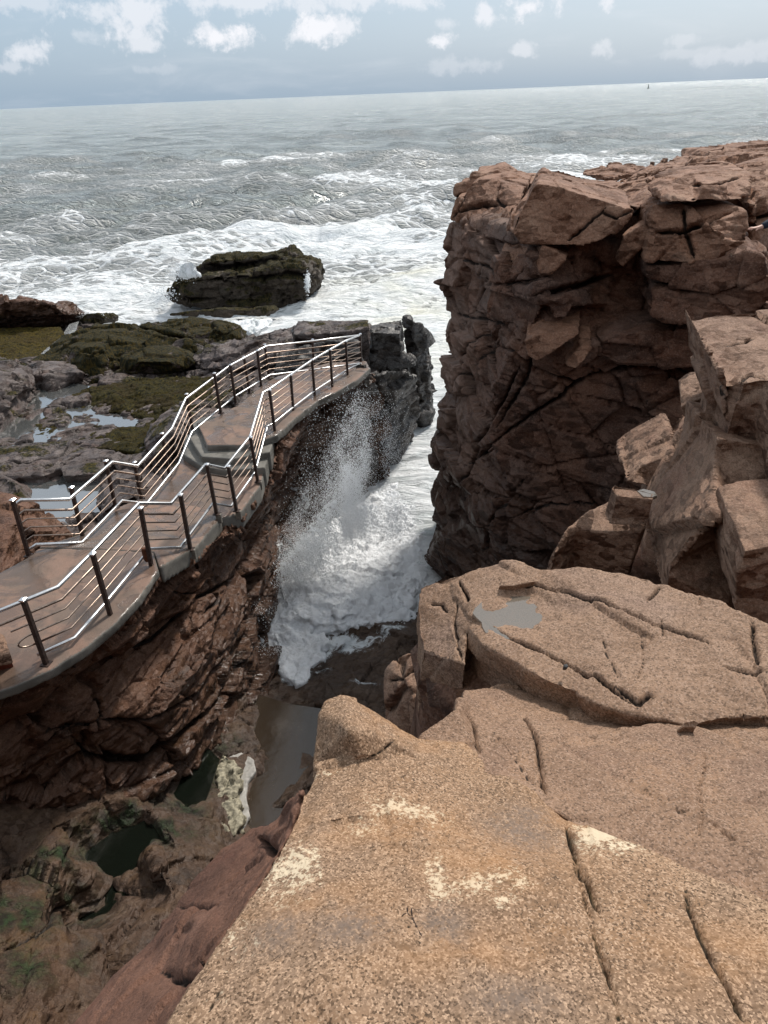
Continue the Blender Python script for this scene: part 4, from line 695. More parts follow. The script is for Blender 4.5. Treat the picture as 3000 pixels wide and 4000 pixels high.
# the islet in the surf
isl=join([solid(Y(47,(358,640),(362,622),(380,602),(430,598),(500,592),(560,590),(600,578),(630,574),(655,578),(665,595),(668,625),(660,650),(600,664),(520,670),(440,672),(375,665)),(.8,5,-.3)),
          solid(Y(49,(415,608),(422,586),(442,568),(470,559),(500,561),(560,557),(590,546),(604,551),(614,564),(630,576),(630,602),(500,608)),(.8,3.5,0.))])
isl=join([isl])
rock('rock_islet',isl,.13,M['islet'],mk([dict(size=(3.2,3,.9),amp=.24,tilt=1.2,rot=(0,-.08,0),seed=481,cw=.03,cd=.5,warp=.25),dict(size=(1.1,1,.4),amp=.12,tilt=1.2,seed=483,cw=.05,cd=.4)],[(1.2,.12,5,5),(.3,.05,3,6)]),'dark weed covered rock islet standing in the white surf','rock',cracks=[([(365,605),(460,602),(560,600),(620,590),(680,600)],.14,.5),([(420,582),(500,575),(600,560)],.12,.35)])
rock('low_rock',solid(Y(43,(360,680),(400,676),(480,668),(530,668),(570,662),(584,672),(570,684),(480,683)),(.5,1.5,-.3)),.09,M['islet'],dL(491,.08),'low dark rock awash between the islet and the weedy rocks','rock')
rock('low_rock',solid(Y(38,(172,690),(185,680),(210,678),(226,686),(226,700),(180,700)),(.3,1.5,-.3)),.07,M['islet'],dL(495,.08),'small black rock in the foam beside the far left ridge','rock')
# ============================ WALKWAY ============================
walk=bpy.data.objects.new('concrete_walkway',None); COL.objects.link(walk); walk.location=PZ(250,1250,-6.45)
tag(walk,'wet concrete walkway with steps leading down and out along the rocks between two metal railings','walkway')
def part(name,me,mat,parent,smooth=False,bev=0):
    if bev:
        bm=bmesh.new(); bm.from_mesh(me); bmesh.ops.dissolve_limit(bm,angle_limit=.02,verts=bm.verts,edges=bm.edges)
        es=[e for e in bm.edges if len(e.link_faces)==2 and e.calc_face_angle(0)>.5]
        bmesh.ops.bevel(bm,geom=es,offset=bev,segments=2,affect='EDGES'); bmesh.ops.triangulate(bm,faces=bm.faces); bm.to_mesh(me); bm.free()
    for v in me.vertices: v.co-=parent.location if parent.parent is None else parent.parent.location+parent.location
    return link(name,me,mat,parent,smooth)
def slab(name,pts,th,mat,amp=.012,vox=.035,sd=1):
    me=remesh(solid(c_in(pts),(0,0,-th)),vox,1); P=getco(me); N=getno(me)
    h=amp*fbm(P,.7,5,sd)+amp*.3*fbm(P,.12,3,sd+3); setco(me,P+N*h[:,None]-np.array(walk.location))
    o=link(name,me,mat,walk); me.materials.append(M['conc'])
    nz=np.array([abs(p.normal.z)<.6 for p in me.polygons],int); me.polygons.foreach_set('material_index',nz); return o
slab('near_deck',[(-90,1275,-6.45),(-10,1240,-6.45),(60,1203,-6.45),(82,1184,-6.5),(200,1186,-6.5),(331,1192,-6.5),(342,1230,-6.45),(300,1292,-6.42),(248,1347,-6.42),(185,1398,-6.42),(112,1445,-6.42),(30,1482,-6.42),(-90,1520,-6.42)],.16,M['deck'],.010)
slab('ramp',[(82,1181,-6.52),(180,1152,-6.8),(250,1097,-7.1),(300,1077,-7.3),(380,1080,-7.33),(470,1105,-7.2),(478,1117,-7.2),(425,1180,-6.85),(343,1226,-6.5),(331,1190,-6.52)],.34,M['deck'],.012,sd=5)
slab('landing',[(300,1080,-7.32),(360,1028,-7.42),(392,985,-7.42),(437,1012,-7.42),(500,1015,-7.42),(575,1000,-7.42),(562,1048,-7.42),(520,1105,-7.42),(478,1120,-7.3),(380,1083,-7.36)],.42,M['deck'],.012,sd=9)
slab('step',[(393,980,-7.26),(437,1008,-7.26),(490,1016,-7.26),(572,1010,-7.26),(590,960,-7.26),(540,930,-7.26),(440,930,-7.26),(400,940,-7.26)],.5,M['conc'],.008,.03,sd=11)
slab('step',[(408,944,-7.10),(435,986,-7.10),(502,991,-7.10),(583,976,-7.10),(598,930,-7.10),(540,900,-7.10),(440,900,-7.10),(412,915,-7.10)],.5,M['conc'],.008,.03,sd=12)
slab('upper_deck',[(424,913,-6.95),(448,962,-6.95),(537,960,-6.95),(598,940,-6.95),(642,899,-7.0),(688,864,-7.08),(728,845,-7.1),(768,822,-7.12),(800,795,-7.15),(790,778,-7.2),(700,785,-7.25),(600,812,-7.2),(575,825,-7.15),(515,873,-7.05),(470,900,-7.0)],.2,M['deck'],.035,.04,sd=15)
# granite pillar with a smooth red-brown side, and kerb stone
pil=bpy.data.objects.new('stone_pillar',None); COL.objects.link(pil); pil.location=PZ(0,1540,-6.6)
tag(pil,'square pillar with rough pink stone cap and smooth dark red side at the left edge','pillar')
def rel_rock(name,me,vox,mat,disp,parent):
    o=rock(name,me,vox,mat,disp); o.parent=parent; o.location=o.location-parent.location; return o
rel_rock('cap_stone',solid(c_in([(-90,1345,-6.0),(0,1367,-6.),(6,1374,-6.),(22,1411,-6.),(0,1416,-6.),(-90,1440,-6.0)]),(0,0,-.17)),.012,M['mid'],mk([dict(size=.2,amp=.012,tilt=1.3,seed=5,cw=.04,cd=.2)],[(.1,.01,4,2)]),pil)
me=solid(c_in([(-90,1350,-6.165),(-2,1372,-6.165),(1,1378,-6.165),(17,1409,-6.165),(-3,1414,-6.165),(-90,1438,-6.165)]),(.0,0,-.75)); part('side_slab',me,M['paint'],pil,bev=.01)

# ---- railings ----
def tube(pts,r,seg=10,closed=False):
    bm=bmesh.new(); rings=[]; n=len(pts)
    for i,p in enumerate(pts):
        if i==0: d=(pts[1]-pts[0])
        elif i==n-1: d=(pts[-1]-pts[-2])
        else: d=(pts[i+1]-p).normalized()+(p-pts[i-1]).normalized()
        d.normalize(); a=d.cross(Vector((0,0,1))); 
        if a.length<1e-3: a=Vector((1,0,0))
        a.normalize(); b=a.cross(d)
        k=1.
        if 0<i<n-1:
            c=(pts[i+1]-p).normalized().dot((p-pts[i-1]).normalized()); k=1/max(.75,math.sqrt((1+c)/2))
        rings.append([bm.verts.new(p+(a*math.cos(t)+b*math.sin(t)*1.)*r*k) for t in [2*math.pi*j/seg for j in range(seg)]])
    for A,B in zip(rings,rings[1:]):
        for j in range(seg): bm.faces.new((A[j],A[(j+1)%seg],B[(j+1)%seg],B[j]))
    bm.faces.new(rings[0][::-1]); bm.faces.new(rings[-1])
    bmesh.ops.recalc_face_normals(bm,faces=bm.faces)
    me=bpy.data.meshes.new('tube'); bm.to_mesh(me); bm.free(); return me
def post_mesh(w,h,taper=1.):
    bm=bmesh.new(); bmesh.ops.create_cube(bm,size=1)
    for v in bm.verts:
        v.co.x*=w; v.co.y*=w; v.co.z=(v.co.z+.5)*h
    bmesh.ops.bevel(bm,geom=list(bm.edges),offset=.006,segments=2,affect='EDGES')
    me=bpy.data.meshes.new('post'); bm.to_mesh(me); bm.free(); return me
def cap_mesh(w):
    bm=bmesh.new()
    b=[bm.verts.new((x*w/2,y*w/2,0)) for x,y in((-1,-1),(1,-1),(1,1),(-1,1))]
    t=[bm.verts.new((x*w/2,y*w/2,.022)) for x,y in((-1,-1),(1,-1),(1,1),(-1,1))]
    q=[bm.verts.new((x*w/5,y*w/5,.04)) for x,y in((-1,-1),(1,-1),(1,1),(-1,1))]
    for A,B in((b,t),(t,q)):
        for j in range(4): bm.faces.new((A[j],A[(j+1)%4],B[(j+1)%4],B[j]))
    bm.faces.new(q); bm.faces.new(b[::-1]); me=bpy.data.meshes.new('cap'); bm.to_mesh(me); bm.free(); return me
def bracket_mesh():
    me=join([post_mesh(.11,.2)]); return me
def railing(label,posts,nodes,ends=None,brackets=(),off=Vector((0,0,0))):
    root=bpy.data.objects.new('metal_railing',None); COL.objects.link(root); root.location=PZ(*posts[0][2:4],posts[0][4])
    tag(root,label,'railing',None)
    R0=root.location
    capm=cap_mesh(.078)
    yaw=math.radians(-12)
    for i,(tu,tv,bu,bv,z) in enumerate(posts):
        b=PZ(bu,bv,z); b=b-Vector((0,0,.03))
        rt=ray(tu,tv); t=b.y/rt.y; h=CH+rt.z*t-b.z
        h=min(max(h,.75),1.35)
        lean=Vector((rt.x*t-b.x,0,0)); lean.x=max(-.06,min(.06,lean.x))
        me=post_mesh(.062,h); 
        for v in me.vertices: v.co.x+=lean.x*v.co.z/h
        o=link('post',me,M['post'],root,False); o.location=b-R0; o.rotation_euler.z=yaw
        c=link('cap',capm.copy(),M['cap'],o,False); c.location=(lean.x,0,h-.006)
        pl=link('base_plate',post_mesh(.13,.022),M['post'],o,False); pl.location=(0,0,.02)
        if i in brackets:
            br=link('bracket',bracket_mesh(),M['zinc'],o,False); br.scale=(1,.5,1); br.location=(.035,-.0,-.17)
    N=[PZ(u,v,z)+off for u,v,z in nodes]
    def line(dz,i0=0,first=None,last=None):
        L=[n+Vector((0,0,-dz)) for n in N]
        if first is not None: L=[first(L)]+L[1:]
        return L
    def add(name,L,r,m):
        me=tube([p-R0 for p in L],r); return link(name,me,m,root)
    add('handrail',line(0),.027,M['steel'])
    add('second_rail',line(.2),.019,M['bronze'])
    add('bottom_rail',line(.87,first=(lambda L:L[0]) if ends is None else ends),.025,M['steel'])
    if ends is None:
        for dz in (.36,.52,.69): add('thin_bar',line(dz),.0115,M['bronze'])
    else:
        add('thin_bar',line(.36,first=lambda L:L[1]+(L[0]-L[1])*.62),.0125,M['bronze'])
        a=line(.52,first=lambda L:L[1]+(L[0]-L[1])*.42); b=line(.69,first=lambda L:L[1]+(L[0]-L[1])*.42)
        d=(a[0]-a[1]).normalized(); arc=[]
        for k in range(0,11):
            t=math.pi*k/10; arc.append((a[0]+b[0])/2+Vector((0,0,.085))*math.cos(t)+d*.2*math.sin(t))
        add('thin_bar',a[::-1]+arc+b,.0125,M['bronze'])
    return root
RP=[(50,1296,100,1434,-6.42),(200,1197,239,1330,-6.45),(309,1097,327,1224,-6.5),(390,1069,411,1186,-6.8),(447,1004,468,1110,-7.05),(493,1008,511,1103,-7.3),(541,945,557,1040,-7.38),(582,843,594,934,-7.0),(628,810,634,892,-7.1),(674,778,680,857,-7.15),(713,756,718,838,-7.15),(747,738,751,813,-7.2),(778,722,780,783,-7.25)]
RN=[(-75,1350,-5.45),(125,1268,-5.45),(200,1193,-5.46),(300,1087,-5.47),(369,1088,-5.74),(444,1003,-6.02),(485,1012,-6.3),(540,943,-6.32),(568,848,-5.97),(582,841,-5.95),(628,809,-6.07),(674,778,-6.12),(713,755,-6.12),(747,736,-6.17),(777,724,-6.22)]
r1=railing('metal railing on the channel side of the walkway, near end with a looped bar',RP,RN,ends=lambda L:L[1]+(L[0]-L[1])*.45,brackets=(2,3,4,5,6,7))
LP=[(28,1080,62,1200,-6.47),(158,1053,179,1161,-6.78),(229,996,250,1098,-7.08),(291,999,305,1078,-7.32),(350,937,366,1028,-7.42),(403,852,417,936,-7.18),(463,807,477,892,-7.02),(498,789,509,871,-7.1),(527,772,539,849,-7.15),(556,758,564,834,-7.17),(572,745,581,817,-7.22),(675,734,678,790,-7.3)]
LN=[(33,1089,-5.6),(46,1080,-5.5),(149,1079,-5.73),(242,998,-6.02),(297,1007,-6.24),(371,926,-6.33),(401,861,-6.12),(496,790,-6.07),(575,748,-6.18),(675,737,-6.26),(774,724.5,-6.23)]
r2=railing('metal railing on the tide pool side of the walkway, curving round the far end',LP,LN)
# rust lumps where the third post meets the rails
for j in (0,):
    b=PZ(318,1212,-6.4); me=join([hull([Vector((math.cos(a)*.045*(1+.3*math.sin(3*a+k)),math.sin(a)*.04,k*.05)) for a in [i*.9 for i in range(7)] for k in range(6)])])
    me=remesh(me,.01,1); o=link('rusty_clamp',me,M['rust'],r1); o.location=b-r1.location
# ============================ SEA ============================
def sea():
    naz=760; az=np.radians(np.linspace(-62,62,naz))
    dep=np.concatenate([np.radians(np.linspace(60,31,26)[:-1]),np.radians(np.linspace(31,2.2,520)),np.arctan(CH/np.geomspace(CH/math.tan(math.radians(2.2))*1.012,30000,130))])
    rr=CH/np.tan(dep); A,Rr=np.meshgrid(az,rr); X=Rr*np.sin(A); Yy=Rr*np.cos(A)
    n=len(rr); dr=np.gradient(rr)[:,None]*np.ones_like(A)
    P=np.stack([X.ravel(),Yy.ravel(),np.zeros(X.size)],1)
    rng=np.random.RandomState(5)
    Z=np.zeros_like(X); DX=np.zeros_like(X); DY=np.zeros_like(X)
    base=math.radians(-72)   # waves run in from the open sea (ahead, slightly left)
    shore=np.clip((Yy-22)/80,0.16,1)
    for i in range(70):
        L=1.6*(24/1.6)**rng.rand(); k=2*math.pi/L; th=base+rng.randn()*.55
        a=.018*L**.80*(.5+rng.rand()); 
        ph=k*(X*math.cos(th)+Yy*math.sin(th))+rng.rand()*6.28
        wt=np.clip(L/(2.2*dr)-.6,0,1)*a
        wt=np.maximum(wt,a*.35*(L>9))
        Z+=wt*np.sin(ph)*1.; DX+=-wt*math.cos(th)*np.cos(ph)*.9; DY+=-wt*math.sin(th)*np.cos(ph)*.9
    env=(1+.7*fbm(P,40,3,71)).reshape(X.shape)
    near=np.clip((160-Rr)/110,0,1)
    Z*=env*.95*shore; 
    fb=fbm(P*np.array([1,1.5,1]),3.,5,80,.55,True).reshape(X.shape); fb2=fbm(P,.9,4,85,.5,True).reshape(X.shape); fb3=fbm(P*np.array([.5,1.4,1]),11.,4,88,.5,True).reshape(X.shape)
    mask=np.clip(1.2-dr/1.2,0,1)
    Z+=near*np.clip((Yy-18)/30,.3,1)*(.20*fb+.14*fb2)*mask+.22*fb3*np.clip((300-Rr)/150,0,1)*shore
    fa=fbm(P*np.array([.6,1.3,1]),6.,3,91,.5,True).reshape(X.shape); fc_=fbm(P*np.array([.5,1.2,1]),17.,3,94,.5,True).reshape(X.shape); fd=fbm(P*np.array([.4,1,1]),60.,3,97,.5,True).reshape(X.shape)
    Z+=.40*fa*np.clip(2-dr/2.5,0,1)*np.clip((Yy-60)/40,0,1)+.34*fc_*np.clip(2-dr/7,0,1)*np.clip((Yy-90)/60,0,1)+.4*fd*np.clip(2-dr/30,0,1)*np.clip((Yy-200)/200,0,1)
    # breaking crests
    def crest(u,v,rel,w,l,h,ang):
        nonlocal Z
        c=PZ(u,v,rel); d0=X-c.x; d1=Yy-c.y; ca,sa=math.cos(ang),math.sin(ang); a=d0*ca+d1*sa; b=-d0*sa+d1*ca
        Z=Z+h*np.exp(-(a/l)**2)*np.exp(-((b+.15*l*np.sin(a/l*2))/w)**2)
    crest(715,512,-12,2.,7,1.1,.1); crest(1330,356,-12,3,16,1.1,.0); crest(1150,366,-12,3,10,.8,.1); crest(480,655,-12,1.2,5,.5,.0); crest(1600,190,-12,22,130,4.,.0)
    crest(300,436,-12,2.2,5,1.,.1); crest(840,360,-12,4,14,1.3,0); crest(120,390,-12,3,12,1.2,0); crest(560,400,-12,3,16,1.,0); crest(900,440,-12,2.5,12,1.,0)
    # surge running up the channel
    ch=np.exp(-((X-1.3)/2.6)**2)*np.clip((30-Yy)/10,0,1)*np.clip((Yy-12)/3,0,1)
    Z+=ch*.35
    Zl=Z*1.
    X2=X+DX*shore*.8; Y2=Yy+DY*shore*.8
    V=np.stack([X2.ravel(),Y2.ravel(),Zl.ravel()],1)
    idx=np.arange(X.size).reshape(X.shape)
    F=np.stack([idx[:-1,:-1],idx[:-1,1:],idx[1:,1:],idx[1:,:-1]],-1).reshape(-1,4)
    me=bpy.data.meshes.new('sea'); me.vertices.add(len(V)); me.vertices.foreach_set('co',V.ravel())
    me.loops.add(F.size); me.loops.foreach_set('vertex_index',F.ravel()); me.polygons.add(len(F)); me.polygons.foreach_set('loop_start',np.arange(0,F.size,4)); me.polygons.foreach_set('loop_total',np.full(len(F),4)); me.update()
    y=Yy
    f=np.interp(Rr,[0,38,52,75,100,150,260,600,3000,30000],[1.,1.,.9,.76,.62,.47,.33,.22,.1,0.])
    f=f+(.30*fbm(P*np.array([.6,1.2,1]),24,4,60)+.22*fbm(P*np.array([.5,1.2,1]),8,4,61)).reshape(X.shape)*np.clip(f*2,0,1)*np.clip((Rr-40)/40,0,1)+.12*np.clip(Z,-1,1.2)*np.clip(f*2.2,0,1)
    f=f+.35*np.clip(fb3-.25,0,1)*np.clip(1.3-Rr/900,0,1)
    for (u,v,l,w,s) in [(715,512,8,3,.4),(1330,358,20,3,.2),(400,380,40,6,.22),(700,385,40,5,.18),(1100,362,20,5,.15),(1590,188,120,20,.35)]:
        c=PZ(u,v,-12); f=f+s*np.exp(-((X-c.x)/l)**2-((Yy-c.y)/w)**2)
    f=np.where((Yy<32)&(Yy>10),np.maximum(f,.95),f)
    for (u,v,l,w,s) in [(545,440,14,10,.22),(300,330,60,14,.12)]:
        c=PZ(u,v,-12); f=f-s*np.exp(-((X-c.x)/l)**2-((Yy-c.y)/w)**2)
    setattr_(me,'foam',np.clip(f,0,1.1).ravel())
    yl=np.zeros_like(X)
    for (u,v,l,w) in [(860,620,6,7),(900,680,3,6),(715,505,5,1.5),(960,760,3,5)]:
        c=PZ(u,v,-12); yl+=.8*np.exp(-((X-c.x)/l)**2-((Yy-c.y)/w)**2)
    yl*=np.clip(.5+.9*fbm(P,3,3,44).reshape(X.shape),0,1)
    setattr_(me,'yellow',np.clip(yl,0,1).ravel())
    o=link('sea',me,M['sea']); o['kind']='structure'
sea(); print('sea',time.time()-T0)
# ---- the wave bursting in the channel ----
BW=c_in([(508,1398,-11.2),(540,1350,-11.1),(570,1310,-11.05),(598,1262,-11.0),(615,1215,-11.1),(660,1170,-11.15),(720,1120,-11.25),(790,1075,-11.35),(850,1050,-11.6),(905,1030,-11.75),(930,1130,-11.65),(925,1250,-11.5),(890,1300,-11.4),(885,1335,-11.35),(820,1345,-11.3),(760,1355,-11.25),(700,1372,-11.25),(690,1400,-11.25),(640,1395,-11.2),(590,1400,-11.25),(560,1404,-11.25)])
BWi=c_in([(640,1270,-10.75),(700,1245,-10.6),(700,1190,-10.9),(770,1150,-11.0),(760,1250,-10.8),(840,1180,-11.15),(850,1260,-11.15),(800,1310,-11.),(720,1320,-10.85),(640,1330,-10.9),(580,1360,-11.),(680,1290,-10.7),(760,1285,-10.85),(840,1100,-11.4)])
def bwx(me,P): setattr_(me,'foam',np.clip(.85-.3*np.clip((P[:,2]-1.5),0,1),0,1))
rock('breaking_wave',solid(BW,(.3,.5,-1.4),BWi),.03,M['foam'],mk([dict(size=(.45,.4,.5),amp=.06,tilt=1.5,seed=501,cw=.1,cd=.1,warp=.6)],[(1.1,.16,5,502),(.3,.10,4,503),(.09,.05,3,504)]),'white wave bursting against the rocks at the head of the channel','wave',kind='stuff',smooth=5,extra=bwx)
FS=c_in([(590,1385,-11.17),(700,1365,-11.15),(712,1385,-11.13),(690,1400,-11.13),(700,1420,-11.10),(672,1440,-11.10),(665,1470,-11.08),(640,1480,-11.08),(615,1465,-11.08),(600,1440,-11.08),(605,1405,-11.11)])
rock('swash_foam',solid(FS,(0,0,-.25)),.03,M['foam'],mk([dict(size=.3,amp=.03,tilt=1.5,seed=511,cw=.1,cd=.1,warp=.6)],[(.4,.09,5,512),(.12,.05,3,513)]),'tongue of white foam sliding back over the dark rock shelf','foam',kind='stuff',smooth=3,extra=lambda me,P:setattr_(me,'foam',np.full(len(P),.6)))
# ---- spray droplets ----
def droplets(name,label,gen,n,seed):
    rng=np.random.RandomState(seed); C,Rd=gen(rng,n)
    n=len(C)
    o6=np.array([(1,0,0),(-1,0,0),(0,1,0),(0,-1,0),(0,0,1),(0,0,-1)],float); t8=np.array([(0,2,4),(2,1,4),(1,3,4),(3,0,4),(2,0,5),(1,2,5),(3,1,5),(0,3,5)])
    st=1+rng.rand(n,1,3)*np.array([.3,.3,1.1])
    V=(C[:,None,:]+o6[None]*Rd[:,None,None]*st).reshape(-1,3); F=(t8[None]+np.arange(n)[:,None,None]*6).reshape(-1,3)
    base=C.mean(0); V=V-base
    me=bpy.data.meshes.new(name); me.vertices.add(len(V)); me.vertices.foreach_set('co',V.ravel()); me.loops.add(F.size); me.loops.foreach_set('vertex_index',F.ravel()); me.polygons.add(len(F)); me.polygons.foreach_set('loop_start',np.arange(0,F.size,3)); me.polygons.foreach_set('loop_total',np.full(len(F),3)); me.update()
    o=link(name,me,M['spray']); o.location=Vector(base); tag(o,label,'spray',None,'stuff'); return o
def gspray(rng,n):
    # droplets thrown up from the burst: jets on ballistic arcs out of the wave
    C=[];R=[]
    tot=0
    while tot<n:
        k=4000
        u=rng.normal(770,72,k); tt=rng.rand(k)**.5; v=835+tt*365+rng.normal(0,22,k)
        wd=.35+.75*tt; u=765+(u-770)*wd+ (tt-.5)*-30
        left=rng.rand(k)<.25; u=np.where(left,620+rng.rand(k)*150+ (1-tt)*60,u)
        keep=(u>600)&(u<905-30*(1-tt))&(rng.rand(k)<np.clip(.55+1.1*fbm(np.stack([u/70,v/110,u*0],1),1.,4,31),.05,1))
        for a,b in zip(u[keep],v[keep]):
            yy=rng.uniform(14.2,17.2); C.append(PY(a,b,yy)); R.append(.0035+.006*rng.rand()**4)
        tot=len(C)
    return np.array(C)[:n],np.array(R)[:n]
droplets('sea_spray','cloud of white spray droplets thrown up over the channel',gspray,22000,3)
def gs2(rng,n):
    C=[];R=[]
    for _ in range(n):
        t=rng.rand(); u=600+t*110+rng.normal(0,9); v=1230-t*125+rng.normal(0,12)+rng.rand()*70
        C.append(PY(u,v,rng.uniform(14.,14.8)+t*1.2)); R.append(.006+.012*rng.rand()**2)
    return np.array(C),np.array(R)
def gmist(rng,n):
    C=[];R=[];tot=0
    while tot<n:
        k=40000
        s_=rng.rand(k)
        u=rng.normal(0,1,k); v=rng.normal(0,1,k); A=s_<.45; B=(s_>=.45)&(s_<.75); Cc=s_>=.75
        U=np.where(A,765+38*u-8*v,np.where(B,800+60*u,690+55*u)); V_=np.where(A,1040+85*v,np.where(B,1150+55*v,1175+55*v))
        V_=np.where(Cc,V_-(U-690)*.5,V_)
        nz_=fbm(np.stack([U/45,V_/80,U*0],1),1.,4,77)
        keep=(rng.rand(k)<np.clip(.5+1.2*nz_,.03,1))&(U>598)&(U<915)&(V_>845)&(V_<1290)&(U>600+ (1230-V_)*.55-40)
        for a,b in zip(U[keep],V_[keep]):
            C.append(PY(a,b,rng.uniform(13.8,16.2) if b>1000 else rng.uniform(14.5,16.8)))
        tot=len(C)
    C=np.array(C)[:n]; return C,.0035+.0035*rng.rand(n)**2
droplets('sea_spray','soft white mist of spray hanging over the churning water in the channel',gmist,80000,8)
def gfil(rng,n):
    C=[];R=[]
    for k in range(46):
        t0=k/46; a0=np.array([600+t0*115,1232-t0*150]); b0=a0+np.array([rng.uniform(25,80),rng.uniform(40,150)]); hgt=rng.uniform(15,60); yy=rng.uniform(14.,15.2); m=int(n/46)
        tt=rng.rand(m); ux=a0[0]+(b0[0]-a0[0])*tt+rng.normal(0,1.6,m)+6*np.sin(tt*9+k); vx=a0[1]+(b0[1]-a0[1])*tt**1.6-hgt*tt*(1-tt)+rng.normal(0,1.6,m)
        for a,b in zip(ux,vx): C.append(PY(a,b,yy+rng.rand()*.1)); R.append(.005+.008*rng.rand()**3)
    return np.array(C),np.array(R)
droplets('sea_spray','thin white strands of water falling back from the left lip of the burst',gfil,11000,9)
droplets('sea_spray','curtain of droplets along the left lip of the bursting wave',gs2,5000,4)
def gs3(rng,n):
    C=[];R=[]
    S3=[(385,590,26,16,46.5),(350,640,24,16,46.),(400,578,16,10,47),(664,610,5,18,46.5),(200,682,22,7,38),(912,1220,10,28,15.5),(860,1330,22,20,13.6),(640,1330,70,40,12.6),(760,1290,80,50,12.9),(700,1200,60,60,13.8),(600,1400,50,20,11.9),(560,1330,30,30,12.9),(690,1385,16,10,12.4),(540,720,12,16,40)]
    for _ in range(n):
        s=S3[rng.randint(len(S3))]; sc=.0007*s[4]
        C.append(PY(rng.normal(s[0],s[2]*.55),rng.normal(s[1],s[3]*.55),s[4]+rng.rand()*.8)); R.append(sc*(.25+rng.rand()**3))
    return np.array(C),np.array(R)
droplets('sea_spray','scattered splashes of white water where the surf hits the rocks',gs3,11000,5)
# waterfalls running off islet and weedy rocks
def fall(label,pts,sd,vec=(.1,.4,-.2)):
    return rock('waterfall',solid(pts,vec),.07,M['foam'],mk([dict(size=(.25,.5,1.5),amp=.06,tilt=1.5,seed=sd,cw=.1,cd=.2,warp=.5)],[(.6,.12,5,sd),(.2,.05,3,sd)]),label,'waterfall',kind='stuff',smooth=2,extra=lambda me,P:setattr_(me,'foam',np.clip(.45+.3*fbm(P*np.array([3,1,.6]),1.,3,7),0,1)))
fall('white water pouring off the left shoulder of the islet',Y(46.6,(384,598),(388,575),(400,566),(418,566),(420,580),(428,594),(410,600)),521)
fall('white water pouring between the weedy rocks beside the walkway end',[(480,695,'z',-10.6),(540,690,'z',-10.4),(585,690,'z',-10.4),(575,705,'z',-10.3),(548,722,'z',-10.5),(535,732,'z',-10.9),(520,726,'z',-10.9),(512,706,'z',-10.6)],524)
# ---- puddles ----
def drape(name,label,pts,lift,mat,cat='puddle'):
    """thin film of water lying level in its hollow"""
    V=[PZ(*p) for p in pts]; z=sum(v.z for v in V)/len(V)+lift
    c=[(p[0],p[1],Vector((q.x,q.y,z))) for p,q in zip(pts,V)]
    me=prism_mesh(c,range(len(c)),Vector((0,0,-.02))); b=Vector((V[0].x,V[0].y,z))
    for v in me.vertices: v.co-=b
    o=link(name,me,mat,smooth=False); o.location=b; tag(o,label,cat); return o
# buoy on the horizon
b=PZ(1401,184.8,-12); rr_=b.length
def lathe(prof,seg=14):
    bm=bmesh.new(); R=[]
    for r,z in prof: R.append([bm.verts.new((r*math.cos(2*math.pi*j/seg),r*math.sin(2*math.pi*j/seg),z)) for j in range(seg)])
    for A,B in zip(R,R[1:]):
        for j in range(seg): bm.faces.new((A[j],A[(j+1)%seg],B[(j+1)%seg],B[j]))
    bm.faces.new(R[0][::-1]); bm.faces.new(R[-1]); bmesh.ops.recalc_face_normals(bm,faces=bm.faces)
    me=bpy.data.meshes.new('l'); bm.to_mesh(me); bm.free(); return me
print('buoy dist',b.y)
bu=bpy.data.objects.new('channel_buoy',None); COL.objects.link(bu); bu.location=(b.x*.5,b.y*.5,-.3)
kk=b.y*.5/700
tag(bu,'tiny dark buoy standing on the sea just below the horizon','buoy')
dk=simple('dark_buoy_paint',(.03,.04,.035),.6)
f_=link('float',lathe([(.2,-.6),(1.3,-.4),(1.4,.5),(1.2,.7),(.2,.8)]),dk,bu); 
t_=link('tower',lathe([(.55,.8),(.3,3.2),(.35,3.3),(.35,3.9),(.1,4.2)],6),dk,bu)
bu.scale=(kk*.8,)*3
# ---- twig on the slab ----
def on_rock(u,v,guess=-1.8):
    dg=bpy.context.evaluated_depsgraph_get()
    h=scene.ray_cast(dg,Vector((0,0,CH)),ray(u,v).normalized())
    return h[1] if h[0] else PZ(u,v,guess)
bpy.context.view_layer.update()
ps=[on_rock(u,v)+Vector((0,0,-.002)) for u,v in [(866,1966),(880,1972),(890,1982),(898,1997),(905,2012),(911,2022)]]
tw=tube(ps,.0022,6); t2=tube([ps[2],on_rock(889,1965)+Vector((0,0,.004))],.0016,6); t3=tube([ps[1],on_rock(872,1975)+Vector((0,0,.0)),on_rock(868,1980)+Vector((0,0,-.0))],.0016,6)
t4=tube([ps[1],on_rock(880,1962)+Vector((0,0,.003))],.0018,6)
tj=join([tw,t2,t3,t4]); tb0=ps[3]
for v in tj.vertices: v.co-=tb0
o=link('twig',tj,simple('dark_twig_bark',(.03,.016,.01),.8),None); o.location=tb0; tag(o,'small dark forked twig lying on the nearest tan slab','twig')
